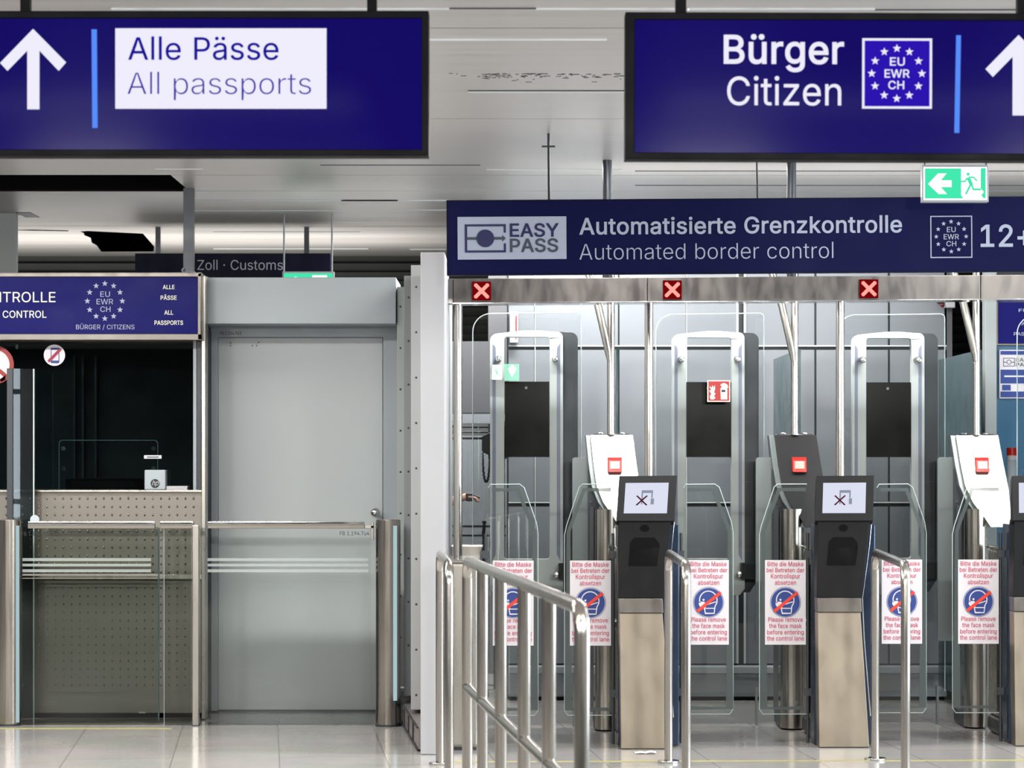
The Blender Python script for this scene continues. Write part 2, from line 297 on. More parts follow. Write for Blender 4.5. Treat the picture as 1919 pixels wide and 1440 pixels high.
# ------------------------------------------------------------------ lettering: outlines of a plain grotesque alphabet
G = {"+":[453,[198,34,198,364,255,364,255,34],[61,172,61,226,391,226,391,172]],".":[188,[95,-4,78,-1,63,9,53,24,50,41,53,59,63,73,78,83,95,87,113,83,128,73,138,59,141,41,138,24,128,9,113,-1]],"/":[249,[235,533,71,-76,14,-76,178,533]],"0":[453,[227,-7,174,1,130,24,95,62,69,113,53,178,48,254,53,330,69,395,95,447,130,484,174,508,227,516,279,508,323,484,358,447,384,395,400,330,405,254,400,178,384,113,359,62,323,24,279,1],[227,50,261,56,290,74,313,103,330,144,340,194,344,254,340,314,330,365,313,405,290,435,261,453,227,460,192,453,163,435,140,405,123,365,113,314,109,254,113,194,123,144,140,103,163,74,192,56]],"1":[453,[76,0,76,55,391,55,391,0],[276,509,276,0,212,0,212,448,209,448,86,358,86,427,198,509]],"2":[453,[64,0,64,47,234,229,282,282,299,305,311,327,318,348,320,371,317,397,308,419,293,436,273,449,250,457,224,460,196,457,172,447,153,433,139,413,130,390,127,362,66,362,71,405,86,442,111,473,143,496,182,511,225,516,268,511,306,497,337,474,361,445,376,411,381,372,378,345,371,318,357,290,336,259,267,180,153,60,153,57,389,57,389,0]],"3":[453,[218,-7,173,-3,133,10,98,30,70,57,52,91,44,132,109,132,115,107,126,87,144,71,165,59,191,52,219,50,248,53,275,61,297,74,315,93,325,116,329,145,326,172,316,196,299,217,275,234,242,244,201,248,157,248,157,299,288,448,288,452,70,452,70,509,372,509,372,461,211,278,211,289,264,288,308,276,344,253,371,222,387,186,393,145,387,103,370,66,344,36,309,12,266,-2]],"4":[453,[40,105,40,158,247,509,311,509,109,166,109,163,413,163,413,105],[282,0,282,121,282,146,282,318,343,318,343,0]],"5":[453,[221,-7,178,-2,140,11,108,32,83,60,66,93,60,130,122,130,127,108,138,89,154,73,173,60,196,52,221,50,250,53,276,64,298,82,314,104,324,131,328,162,324,193,314,221,297,244,275,262,248,273,218,277,192,275,167,268,145,258,128,246,67,253,96,509,366,509,366,452,151,452,134,301,136,301,155,315,178,325,203,331,229,334,263,330,294,321,321,306,345,285,364,260,379,231,388,199,391,163,385,117,369,76,343,41,309,15,268,-1]],"9":[453,[226,516,271,510,310,494,343,468,368,434,384,393,389,347,385,309,373,270,350,224,315,168,200,0,130,0,301,248,307,248,299,234,287,221,273,210,257,202,238,196,218,195,175,199,137,214,106,237,83,269,68,307,64,352,69,397,85,436,110,469,143,494,182,510],[226,460,199,457,174,446,154,429,138,407,129,381,125,352,129,322,138,295,154,274,174,257,199,247,226,243,254,247,279,257,299,273,314,295,324,321,327,350,324,381,314,407,299,429,279,446,254,457]],"A":[480,[16,0,201,509,276,509,463,0,395,0,287,302,264,372,232,478,245,478,213,371,191,302,85,0],[110,142,110,199,370,199,370,142]],"B":[456,[60,0,60,509,241,509,289,504,329,491,359,469,381,442,394,410,398,374,395,344,387,320,373,301,356,286,336,275,315,267,315,262,339,257,363,245,385,227,402,203,414,173,418,136,413,100,400,67,377,39,344,18,301,4,247,0],[125,57,245,57,296,63,330,80,349,105,355,137,352,161,342,184,327,203,306,218,279,228,248,231,125,231],[125,285,238,285,265,288,288,296,308,309,323,326,333,348,336,372,330,403,313,429,283,446,240,452,125,452]],"C":[510,[267,-7,205,1,150,25,104,63,70,115,48,179,40,254,48,329,70,393,104,445,150,484,205,508,267,516,305,513,340,504,373,490,402,471,427,447,448,418,463,385,473,348,408,348,401,373,389,395,375,413,357,428,337,440,315,449,292,454,267,456,223,450,184,432,150,403,125,364,109,314,103,254,109,194,125,145,151,105,184,76,223,59,267,53,292,55,315,60,337,69,357,81,375,96,389,114,401,136,408,160,473,160,463,124,448,91,428,62,402,38,373,19,341,5,305,-4]],"E":[419,[60,0,60,509,372,509,372,452,125,452,125,286,355,286,355,229,125,229,125,57,375,57,375,0]],"F":[410,[60,0,60,509,369,509,369,452,125,452,125,278,346,278,346,221,125,221,125,0]],"G":[520,[269,-7,205,1,149,25,104,64,69,116,47,179,40,254,47,329,69,393,103,445,149,484,203,508,265,516,304,513,340,504,374,489,403,469,429,445,449,416,465,384,474,349,408,349,399,372,387,393,373,411,356,427,337,439,315,448,291,454,265,456,222,450,183,432,150,404,125,364,109,314,103,254,109,194,125,145,151,105,184,76,224,59,269,53,309,57,345,71,374,93,396,123,410,160,415,202,434,199,283,199,283,256,478,256,478,200,471,141,451,91,419,50,377,19,326,0]],"H":[517,[60,0,60,509,125,509,125,289,392,289,392,509,457,509,457,0,392,0,392,232,125,232,125,0]],"I":[300,[31,0,31,57,118,57,118,452,31,452,31,509,269,509,269,452,183,452,183,57,269,57,269,0]],"K":[467,[104,145,104,216,139,261,174,303,212,344,364,509,448,509,231,276,228,276],[60,0,60,509,125,509,125,334,124,225,125,193,125,0],[372,0,188,259,228,309,449,0]],"L":[393,[60,0,60,509,125,509,125,57,361,57,361,0]],"M":[628,[60,0,60,509,152,509,277,187,287,159,299,123,311,84,322,49,307,49,318,83,330,121,342,158,352,187,476,509,568,509,568,0,504,0,504,291,504,327,505,369,506,413,507,457,513,457,498,409,482,363,467,322,456,291,342,0,286,0,170,291,159,321,145,361,129,408,112,457,119,457,120,416,121,372,122,328,122,291,122,0]],"N":[523,[60,0,60,509,136,509,343,183,363,151,388,107,414,55,405,54,401,108,399,157,399,195,399,509,463,509,463,0,387,0,202,290,177,331,148,381,108,452,119,454,122,384,124,328,125,291,125,0]],"O":[533,[267,-7,205,1,150,25,105,63,70,115,48,179,40,254,48,329,70,393,105,445,150,484,205,508,267,516,329,508,384,484,429,445,464,393,486,329,493,254,486,179,464,115,429,63,384,25,329,1],[267,53,310,59,349,76,383,105,408,144,425,194,430,254,425,314,408,365,383,404,349,433,310,450,267,456,223,450,184,433,151,404,125,364,109,314,103,254,109,194,125,144,151,105,184,76,223,59]],"P":[445,[60,0,60,509,235,509,289,503,332,487,366,462,390,430,404,391,409,348,404,304,390,265,366,233,332,207,289,191,235,186,109,186,109,242,233,242,269,246,297,256,318,272,333,294,342,319,344,348,342,376,333,402,318,423,297,439,268,449,232,452,125,452,125,0]],"R":[449,[60,0,60,509,236,509,290,504,333,489,367,465,390,433,405,395,409,352,405,309,390,271,367,240,333,217,289,203,236,198,96,198,96,255,234,255,269,258,298,267,319,281,334,300,342,324,345,352,342,380,334,405,319,425,298,440,269,449,233,452,125,452,125,0],[353,0,230,229,303,229,428,0]],"S":[447,[224,-9,172,-4,128,9,91,31,64,60,46,96,38,137,104,137,110,110,123,88,142,71,166,59,194,52,224,49,257,52,286,60,311,74,329,92,341,114,346,139,342,161,332,179,316,193,296,205,245,222,184,239,128,260,86,289,60,326,52,372,58,413,75,448,102,476,138,498,180,511,227,516,275,511,316,498,351,476,377,449,394,415,401,378,337,378,326,412,302,437,267,453,225,459,194,456,167,448,145,435,129,418,118,398,115,376,119,352,131,334,148,319,169,308,212,293,264,279,312,264,336,252,359,238,379,220,395,198,405,171,408,139,403,99,386,64,360,34,323,11,278,-4]],"T":[449,[32,452,32,509,417,509,417,452,257,452,257,0,193,0,193,452]],"U":[517,[259,-8,203,-2,154,15,114,43,85,80,66,124,60,173,60,509,124,509,124,178,128,144,141,113,160,87,187,68,220,56,259,52,298,56,331,68,357,87,377,113,389,144,393,178,393,509,457,509,457,173,451,124,433,80,403,43,363,15,315,-2]],"W":[686,[155,0,16,509,82,509,163,196,175,145,187,94,197,40,189,40,200,94,211,145,224,196,306,509,380,509,462,196,474,145,486,94,497,40,488,40,499,94,510,145,523,196,603,509,670,509,530,0,455,0,368,323,351,391,336,475,350,475,335,395,318,323,230,0]],"Y":[472,[203,0,203,208,16,509,91,509,192,344,222,292,250,230,224,230,251,293,280,344,381,509,455,509,268,208,268,0]],"Z":[438,[42,0,42,46,273,385,306,431,341,476,348,454,285,452,223,452,40,452,40,509,397,509,397,462,169,129,134,81,97,33,90,54,152,57,214,57,399,57,399,0]],"a":[389,[160,-9,126,-5,94,5,68,22,48,45,35,73,30,108,34,138,43,161,58,179,78,193,100,203,125,211,178,220,234,227,252,230,265,235,273,243,276,255,276,257,273,279,267,297,256,311,240,322,220,329,196,331,171,329,149,322,132,313,118,301,107,288,100,274,41,291,57,322,79,346,104,364,133,375,163,382,194,384,239,379,263,372,286,360,306,343,322,320,333,290,337,251,337,0,277,0,277,52,272,52,252,25,236,12,215,1,190,-6],[170,45,202,49,228,59,248,74,263,93,272,115,276,138,276,190,259,182,231,176,200,171,175,168,134,159,117,150,103,139,95,124,92,105,94,87,102,72,114,61,130,52,149,47]],"b":[424,[229,-8,198,-5,172,4,153,17,138,31,118,59,112,59,112,0,53,0,53,509,114,509,114,319,118,319,137,346,152,360,171,373,197,381,229,384,274,378,313,361,345,332,370,293,385,245,390,189,385,133,370,84,346,45,313,16,274,-2],[220,47,253,51,279,66,301,88,316,117,325,151,328,189,325,227,316,261,301,290,280,311,253,325,220,330,188,325,161,312,140,291,125,263,116,229,113,189,116,150,125,115,140,86,162,65,188,51]],"c":[396,[207,-8,159,-2,117,16,82,46,56,85,40,133,34,187,40,243,56,291,82,330,117,360,159,378,207,384,234,383,260,377,284,368,305,356,324,341,340,322,353,301,362,277,303,262,290,289,270,311,242,325,207,330,173,325,145,310,124,287,108,258,99,224,96,187,99,151,108,117,124,89,145,66,173,51,207,46,243,52,271,66,292,89,304,117,363,102,354,78,341,56,325,37,306,21,285,9,261,-1,235,-6]],"d":[424,[195,-8,151,-2,111,16,79,45,55,84,39,133,34,189,39,245,55,293,79,332,112,361,151,378,196,384,228,381,253,373,272,360,287,346,306,319,311,319,311,509,372,509,372,0,313,0,313,59,307,59,287,31,272,17,252,4,227,-5],[205,47,236,51,263,65,284,86,299,115,309,150,312,189,309,229,300,263,284,291,263,312,237,325,205,330,172,325,145,311,124,290,108,261,99,227,96,189,99,151,109,117,124,88,145,66,172,51]],"e":[404,[212,-8,161,-2,117,16,82,46,56,85,40,132,34,187,39,242,55,290,81,329,115,359,157,378,205,384,236,382,266,374,294,361,319,341,341,315,357,282,368,242,371,194,371,169,75,169,75,221,338,221,310,202,307,237,298,269,283,294,263,314,237,326,205,330,173,326,146,313,125,294,109,270,99,241,96,211,96,178,100,139,110,106,128,80,151,61,179,50,212,46,234,48,254,53,271,61,285,73,297,88,306,105,365,91,353,63,335,39,311,19,283,4,249,-5]],"f":[254,[228,379,228,327,6,327,6,379],[81,0,81,432,84,461,96,486,113,505,135,519,161,527,187,530,222,527,243,521,227,468,215,472,195,474,171,470,154,460,145,443,142,419,142,0]],"g":[425,[207,-151,168,-148,134,-140,105,-127,82,-110,64,-91,51,-69,101,-41,122,-66,136,-78,154,-88,178,-95,207,-97,249,-92,282,-75,304,-47,311,-6,311,68,306,68,287,41,272,28,252,16,227,8,195,5,152,10,113,27,80,53,55,90,39,136,34,191,39,246,55,293,80,332,112,361,152,378,196,384,228,382,253,373,273,360,288,346,308,319,313,319,313,379,372,379,372,-9,367,-54,350,-90,324,-117,291,-136,251,-147],[205,59,237,63,264,75,285,95,300,121,309,154,312,193,309,231,300,264,285,291,264,312,237,325,205,330,172,325,145,312,124,290,109,262,99,229,96,193,99,155,109,123,124,96,145,76,172,63]],"h":[410,[114,227,114,0,53,0,53,509,114,509,114,287,102,287,124,332,152,362,187,379,227,384,264,380,295,369,321,349,341,321,353,285,357,240,357,0,296,0,296,235,290,275,273,304,246,323,210,329,184,326,161,317,141,303,126,283,117,257]],"i":[167,[53,0,53,379,114,379,114,0],[84,443,67,446,54,455,44,468,41,483,44,499,54,512,67,521,84,524,100,521,114,512,123,499,126,483,123,468,114,455,100,446]],"k":[381,[110,137,110,212,121,212,284,379,360,379,184,199,177,199],[53,0,53,509,114,509,114,0],[294,0,148,186,191,229,372,0]],"l":[189,[139,-2,101,3,74,20,58,47,53,84,53,509,114,509,114,99,115,77,120,62,130,54,146,52,160,53,170,54,181,3,162,-1]],"m":[610,[53,0,53,379,112,379,112,295,108,295,118,323,132,346,151,363,172,376,195,384,219,386,257,380,287,361,309,331,321,295,312,295,322,321,337,343,357,361,381,375,407,383,437,386,468,383,497,372,522,354,541,328,553,296,557,255,557,0,496,0,496,254,490,289,473,313,447,326,419,330,395,328,374,320,358,307,345,290,338,270,335,247,335,0,274,0,274,260,269,288,253,311,229,326,199,330,178,328,158,320,140,307,126,289,117,266,114,238,114,0]],"n":[410,[114,227,114,0,53,0,53,379,112,379,112,287,102,287,124,332,152,362,187,379,227,384,264,380,295,369,321,349,341,321,353,285,357,240,357,0,296,0,296,235,290,275,273,304,246,323,210,329,184,326,161,317,141,303,126,283,117,257]],"o":[415,[207,-8,159,-2,117,16,82,46,56,85,40,133,34,187,40,243,56,291,82,330,117,360,159,378,207,384,256,378,299,360,333,330,359,291,376,243,381,187,376,133,359,85,333,46,299,16,256,-2],[207,46,242,51,270,66,292,89,307,117,316,151,319,187,316,224,307,258,292,287,270,310,242,325,207,330,173,325,145,310,124,287,108,258,99,224,96,187,99,151,108,117,124,89,145,66,173,51]],"p":[424,[53,-143,53,379,112,379,112,319,118,319,137,346,152,360,171,373,197,381,229,384,274,378,313,361,345,332,370,293,385,245,390,189,385,133,370,84,346,45,313,16,274,-2,229,-8,198,-5,173,4,153,17,138,31,118,59,114,59,114,-143],[220,47,253,51,279,66,301,88,316,117,325,151,328,189,325,227,316,261,301,290,280,311,253,325,220,330,188,325,161,312,140,291,125,263,116,229,113,189,116,150,125,115,140,86,162,65,188,51]],"r":[259,[53,0,53,379,112,379,112,321,115,321,130,347,152,367,181,380,213,385,229,384,243,384,243,322,230,324,207,326,182,323,159,315,140,301,126,284,117,262,114,237,114,0]],"s":[365,[182,-8,145,-5,112,3,84,18,62,38,45,63,36,94,94,107,105,79,124,60,150,49,181,45,217,50,244,62,262,81,268,103,265,121,254,136,237,147,212,155,149,170,104,186,72,208,53,237,47,274,51,305,65,332,87,354,115,370,149,381,187,384,223,381,254,372,279,358,299,339,314,316,324,290,268,277,258,298,243,316,219,328,187,333,156,329,131,317,114,299,109,277,112,258,124,243,144,232,172,223,229,209,275,194,306,171,325,142,331,107,326,75,312,47,290,24,260,6,223,-5]],"t":[227,[204,379,204,327,6,327,6,379],[65,471,126,471,126,98,128,76,136,61,150,53,170,50,185,51,202,54,213,2,192,-3,168,-4,125,2,92,21,72,52,65,93]],"u":[410,[182,-5,146,-1,115,11,89,31,69,59,57,95,53,139,53,379,114,379,114,144,119,105,137,75,164,56,200,50,226,53,249,62,268,77,283,97,293,122,296,153,296,379,357,379,357,0,298,0,298,92,307,92,286,47,257,17,222,0]],"v":[389,[163,0,17,379,84,379,165,155,187,87,206,21,184,21,203,87,224,155,305,379,371,379,226,0]],"z":[380,[42,0,42,46,254,320,254,323,48,323,48,379,333,379,333,331,126,60,126,56,339,56,339,0]],"·":[196,[98,196,81,200,66,210,56,224,52,242,56,259,66,274,81,284,98,287,116,284,130,274,140,259,144,242,140,224,130,210,116,200]],"Ä":[480,[16,0,201,509,276,509,463,0,395,0,287,302,264,372,232,478,245,478,213,371,191,302,85,0],[110,142,110,199,370,199,370,142],[312,572,296,575,283,584,274,597,271,612,274,628,283,641,296,650,312,653,327,650,340,641,349,628,352,612,349,597,340,584,327,575],[168,572,152,575,139,584,130,597,127,612,130,628,139,641,152,650,168,653,183,650,196,641,205,628,208,612,205,597,196,584,183,575]],"Ü":[517,[259,-8,203,-2,154,15,114,43,85,80,66,124,60,173,60,509,124,509,124,178,128,144,141,113,160,87,187,68,220,56,259,52,298,56,331,68,357,87,377,113,389,144,393,178,393,509,457,509,457,173,451,124,433,80,403,43,363,15,315,-2],[331,572,315,575,302,584,293,597,290,612,293,628,302,641,315,650,331,653,346,650,359,641,368,628,371,612,368,597,359,584,346,575],[187,572,172,575,158,584,149,597,146,612,149,628,158,641,172,650,187,653,203,650,216,641,224,628,227,612,224,597,216,584,203,575]],"ä":[389,[160,-9,126,-5,94,5,68,22,48,45,35,73,30,108,34,138,43,161,58,179,78,193,100,203,125,211,178,220,234,227,252,230,265,235,273,243,276,255,276,257,273,279,267,297,256,311,240,322,220,329,196,331,171,329,149,322,132,313,118,301,107,288,100,274,41,291,57,322,79,346,104,364,133,375,163,382,194,384,239,379,263,372,286,360,306,343,322,320,333,290,337,251,337,0,277,0,277,52,272,52,252,25,236,12,215,1,190,-6],[170,45,202,49,228,59,248,74,263,93,272,115,276,138,276,190,259,182,231,176,200,171,175,168,134,159,117,150,103,139,95,124,92,105,94,87,102,72,114,61,130,52,149,47],[261,443,246,446,233,455,224,468,221,483,224,499,233,512,246,520,261,523,277,520,290,512,299,499,301,483,299,468,290,455,277,446],[117,443,102,446,89,455,80,468,77,483,80,499,89,512,102,520,117,523,133,520,146,512,155,499,158,483,155,468,146,455,133,446]],"ü":[410,[182,-5,146,-1,115,11,89,31,69,59,57,95,53,139,53,379,114,379,114,144,119,105,137,75,164,56,200,50,226,53,249,62,268,77,283,97,293,122,296,153,296,379,357,379,357,0,298,0,298,92,307,92,286,47,257,17,222,0],[277,443,261,446,248,455,239,468,236,483,239,499,248,512,261,520,277,523,292,520,305,512,314,499,317,483,314,468,305,455,292,446],[133,443,118,446,104,455,96,468,93,483,96,499,104,512,118,520,133,523,149,520,162,512,170,499,173,483,170,468,162,455,149,446]]}
CAP = max(G['H'][1][1::2])
def _contours(ch, w):
    cs = [list(zip(c[0::2], c[1::2])) for c in G[ch][1:]]
    def area(p): return sum(p[i][0] * p[(i + 1) % len(p)][1] - p[(i + 1) % len(p)][0] * p[i][1] for i in range(len(p))) / 2
    if not cs: return []
    sg = 1 if area(max(cs, key=lambda p: abs(area(p)))) > 0 else -1
    res = []
    for c in cs:
        c = [p for i, p in enumerate(c) if (Vector(p) - Vector(c[i - 1])).length > 4]; n = len(c); q = []
        for i in range(n):
            p0, p1, p2 = Vector(c[i - 1]), Vector(c[i]), Vector(c[(i + 1) % n])
            e1, e2 = (p1 - p0).normalized(), (p2 - p1).normalized()
            n1, n2 = Vector((e1.y, -e1.x)), Vector((e2.y, -e2.x))
            m = n1 + n2
            if m.length < 0.2: m = n1
            m.normalize(); k = 1.0 / max(0.6, m.dot(n1))
            q.append(p1 + m * w * k * sg)
        res.append(q)
    return res
_cache = {}
def glyph_tris(ch, w):                 # filled outline: triangles with a winding other than zero
    if (ch, w) in _cache: return _cache[(ch, w)]
    cs = _contours(ch, w); vs, es = [], []
    for c in cs:
        o = len(vs); vs += c; es += [(o + i, o + (i + 1) % len(c)) for i in range(len(c))]
    V, _, T = delaunay_2d_cdt(vs, es, [], 0, 1e-3)[:3]
    def wind(p):
        k = 0
        for c in cs:
            for i in range(len(c)):
                a, b = c[i], c[(i + 1) % len(c)]
                if (a.y > p.y) != (b.y > p.y):
                    x = a.x + (p.y - a.y) * (b.x - a.x) / (b.y - a.y)
                    if x > p.x: k += 1 if b.y > a.y else -1
        return k
    F_ = [t for t in T if wind((V[t[0]] + V[t[1]] + V[t[2]]) / 3) != 0]
    used = sorted({i for t in F_ for i in t}); ix = {v: i for i, v in enumerate(used)}
    _cache[(ch, w)] = ([tuple(V[i]) for i in used], [tuple(ix[i] for i in t) for t in F_])
    return _cache[(ch, w)]
def text(mb, txt, x0, x1, base, cap, d, w=0, shear=0.0):   # ink from pixel x0 to x1, on the baseline, capitals cap pixels high
    x = 0; items = []
    for ch in txt:
        if ch == ' ': x += 210; continue
        vs, fs = glyph_tris(ch, w)
        items.append(([(a + x, b) for a, b in vs], fs)); x += G[ch][0] + w * 0.8
    xs = [a for v, _ in items for a, b in v]; lo, hi = min(xs), max(xs)
    kx, ky = (x1 - x0) / (hi - lo), cap / CAP
    for v, fs in items: mb.add([P(x0 + (a - lo) * kx + shear * b * ky, base - b * ky, d) for a, b in v], fs)
    return mb
def letter(parent, name, mat, txt, x0, x1, base, cap, d, w=0, shear=0.0):     # one mesh for each word of a line
    allt = MB(); text(allt, txt, x0, x1, base, cap, d, w, shear)
    i = 0
    for word in txt.split(' '):
        q = MB()
        for ch in word:
            vs, fs = glyph_tris(ch, w); q.v += allt.v[i:i + len(vs)]; o = len(q.v) - len(vs)
            for f in fs: q.f.append([k + o for k in f]); q.s.append(False)
            i += len(vs)
        q.build(name, mat, parent)
def star(cx, cy, r):
    return [(cx + (r if i % 2 == 0 else r * 0.42) * math.sin(PI * i / 5), cy - (r if i % 2 == 0 else r * 0.42) * math.cos(PI * i / 5)) for i in range(10)]
def star_ring(mb, cx, cy, R, r, d):
    for k in range(12): mb.face(star(cx + R * math.sin(PI * k / 6), cy - R * math.cos(PI * k / 6), r), d)
    return mb
G['I'] = [185, [60, 0, 60, 509, 125, 509, 125, 0]]
G['l'] = [167, [53, 0, 53, 530, 114, 530, 114, 0]]

# ================================================================== SETTING
# floor: pale polished tiles, laid a few degrees off the view
m, nt, out = new_mat('pale_polished_floor_tiles')
b = nt.nodes.new('ShaderNodeBsdfPrincipled')
v = coords(nt, (1, 1, 1), (0, 0, math.radians(-5.5)))
v.node.inputs['Location'].default_value = (-0.069, 0.35, 0)
bk = nt.nodes.new('ShaderNodeTexBrick'); bk.offset = 0.5
bk.inputs['Scale'].default_value = 1.0; bk.inputs['Brick Width'].default_value = 1.08; bk.inputs['Row Height'].default_value = 0.541
bk.inputs['Mortar Size'].default_value = 0.004; bk.inputs['Mortar Smooth'].default_value = 0.0; bk.inputs['Bias'].default_value = 0.0
sw = nt.nodes.new('ShaderNodeMapping'); sw.inputs['Rotation'].default_value = (0, 0, PI / 2)
nt.links.new(v, sw.inputs['Vector']); nt.links.new(sw.outputs['Vector'], bk.inputs['Vector'])
bk.inputs['Color1'].default_value = srgb(176, 171, 165); bk.inputs['Color2'].default_value = srgb(168, 164, 159); bk.inputs['Mortar'].default_value = srgb(140, 136, 132)
n = nt.nodes.new('ShaderNodeTexNoise'); n.inputs['Scale'].default_value = 2.2; n.inputs['Detail'].default_value = 6.0; n.inputs['Roughness'].default_value = 0.6
nt.links.new(v, n.inputs['Vector'])
mx = nt.nodes.new('ShaderNodeMix'); mx.data_type = 'RGBA'; mx.blend_type = 'MULTIPLY'; mx.inputs[0].default_value = 0.35
nt.links.new(bk.outputs['Color'], mx.inputs[6]); nt.links.new(n.outputs['Color'], mx.inputs[7])
rr = nt.nodes.new('ShaderNodeMapRange'); rr.inputs['To Min'].default_value = 0.07; rr.inputs['To Max'].default_value = 0.2
nt.links.new(n.outputs['Fac'], rr.inputs['Value']); nt.links.new(rr.outputs['Result'], b.inputs['Roughness'])
hs = nt.nodes.new('ShaderNodeHueSaturation'); hs.inputs['Saturation'].default_value = 0.6; hs.inputs['Value'].default_value = 1.15
nt.links.new(mx.outputs[2], hs.inputs['Color']); nt.links.new(hs.outputs['Color'], b.inputs['Base Color'])
nt.links.new(b.outputs[0], out.inputs[0]); M['floor'] = m
struct(MB().box(-9, 9, -3, 24, -0.2, 0).build('floor', 'floor'))

# ceiling: long brushed panels across the hall, a black-lined slot at the left and a torn opening near the back
m, nt, out = new_mat('streaked_ceiling_panels')
b = nt.nodes.new('ShaderNodeBsdfPrincipled')
v = coords(nt, (0.35, 14, 1))
n = nt.nodes.new('ShaderNodeTexNoise'); n.inputs['Scale'].default_value = 1.0; n.inputs['Detail'].default_value = 5.0
nt.links.new(v, n.inputs['Vector'])
cr = nt.nodes.new('ShaderNodeMix'); cr.data_type = 'RGBA'
cr.inputs[6].default_value = srgb(170, 167, 163); cr.inputs[7].default_value = srgb(206, 203, 200)
nt.links.new(n.outputs['Fac'], cr.inputs[0]); nt.links.new(cr.outputs[2], b.inputs['Base Color'])
rr = nt.nodes.new('ShaderNodeMapRange'); rr.inputs['To Min'].default_value = 0.22; rr.inputs['To Max'].default_value = 0.5
nt.links.new(n.outputs['Fac'], rr.inputs['Value']); nt.links.new(rr.outputs['Result'], b.inputs['Roughness'])
b.inputs['Specular IOR Level'].default_value = 0.4
nt.links.new(b.outputs[0], out.inputs[0]); M['ceiling'] = m
def cd(py): return (CEIL - EYE) * F / (HY - py)      # distance at which the ceiling shows at that pixel row
ce = MB()
seams = [-3, -1.2, 0.6, 2.4, 4.2, 6.0, 7.6, 9.69, 12.24, 14.62, 15.47, 17.75, 20.4]
for i in range(len(seams) - 1):
    a, c = seams[i] + 0.008, seams[i + 1] - 0.008
    if i == 9:                                     # the dark slot runs here at the left
        ce.box(-1.95, 9, a, c, CEIL, CEIL + 0.04)
    elif i == 11:                                  # the torn opening
        hole = [(X(150, cd(434)), cd(434)), (X(165, cd(433)), cd(433)), (X(268, cd(438)), cd(438)), (X(289, cd(462)), cd(462)), (X(288, cd(471.5)), cd(471.5)), (X(190, cd(472)), cd(472)), (X(181, cd(460)), cd(460)), (X(172, cd(455)), cd(455)), (X(170, cd(446)), cd(446)), (X(158, cd(441)), cd(441)), (X(157, cd(437)), cd(437))]
        slit = [(X(33, cd(431)), cd(431)), (X(60, cd(430.5)), cd(430.5)), (X(128, cd(432)), cd(432)), (X(128, cd(433.6)), cd(433.6)), (X(34, cd(432)), cd(432))]
        tris = tessellate_polygon([[Vector((p, q, 0)) for p, q in l] for l in ([(-9, a), (9, a), (9, c), (-9, c)], hole, slit)])
        fl = [(-9, a), (9, a), (9, c), (-9, c)] + hole + slit
        ce.add([(p, q, CEIL) for p, q in fl], [tuple(t) for t in tris])
    else:
        ce.box(-9, 9, a, c, CEIL, CEIL + 0.04)
ceil_o = struct(ce.build('ceiling', 'ceiling'))
up = MB().box(-9, 9, -3, 20.4, CEIL + 0.75, CEIL + 0.8)
up.box(-9, 9, 20.4, 20.45, CEIL, CEIL + 0.8).box(-9.05, -9, -3, 20.4, CEIL, CEIL + 0.8).box(9, 9.05, -3, 20.4, CEIL, CEIL + 0.8).box(-9, 9, -3.05, -3, CEIL, CEIL + 0.8)
up.box(-9, -1.95, 15.47, 15.5, CEIL, CEIL + 0.5).box(-9, -1.95, 14.58, 14.62, CEIL + 0.04, CEIL + 0.5).box(-9, -1.9, 14.58, 15.5, CEIL + 0.45, CEIL + 0.5).box(-1.95, -1.9, 14.6, 15.5, CEIL + 0.04, CEIL + 0.5)  # black lining of the slot at the left
struct(up.build('ceiling_void', 'deepblack'))
tr = MB()                                          # thin bright lips on the panel joints
for a, c, py in [(208, 842, 15), (1004, 1268, 15), (1290, 1640, 15), (800, 1137, 73), (877, 1172, 171), (912, 1165, 317), (640, 745, 375), (738, 840, 393), (365, 840, 375), (365, 640, 394), (290, 380, 316), (400, 640, 434), (640, 675, 434), (400, 690, 466), (768, 836, 467)]:
    d = cd(py); tr.box(X(a, d), X(c, d), d, d + 0.012, CEIL - 0.006, CEIL + 0.002)
struct(tr.build('ceiling_trim', 'jointlight'))
tr = MB()
for a, c, py in [(842, 1005, 14.5), (1640, 1919, 17), (877, 1172, 169), (600, 900, 309), (1190, 1919, 320), (1190, 1919, 347), (33, 62, 402)]:
    d = cd(py); tr.box(X(a, d), X(c, d), d, d + 0.014, CEIL - 0.003, CEIL + 0.002)
for i in range(110):                               # scuffs rubbed into the panel between the two near signs
    px, py = random.uniform(835, 1170), 137 + abs(random.gauss(0, 6))
    if px < 900 and random.random() < 0.6: continue
    d = cd(py); w = random.uniform(2, 12); tr.box(X(px, d), X(px + w, d), d, d + random.uniform(0.004, 0.014), CEIL - 0.0015, CEIL + 0.001)
d = cd(398); tr.box(X(30, d), X(57, d), cd(407), cd(398), CEIL - 0.003, CEIL)
struct(tr.build('ceiling_seam', 'joint'))

# the dark slatted wall far behind and the dark wall under it
lv = MB()
for i in range(14):
    z = 3.16 - 0.07 * i
    lv.add([(-7, 20.3, z), (7, 20.3, z), (7, 20.36, z - 0.055), (-7, 20.36, z - 0.055), (-7, 20.31, z - 0.005), (7, 20.31, z - 0.005), (7, 20.37, z - 0.062), (-7, 20.37, z - 0.062)],
           [(0, 1, 2, 3), (4, 5, 6, 7), (0, 1, 5, 4), (2, 3, 7, 6)])
struct(lv.build('wall_slats', 'louver'))
struct(MB().box(-9, 9, 20.5, 20.6, 0, 3.15).build('wall_far', 'walldark'))

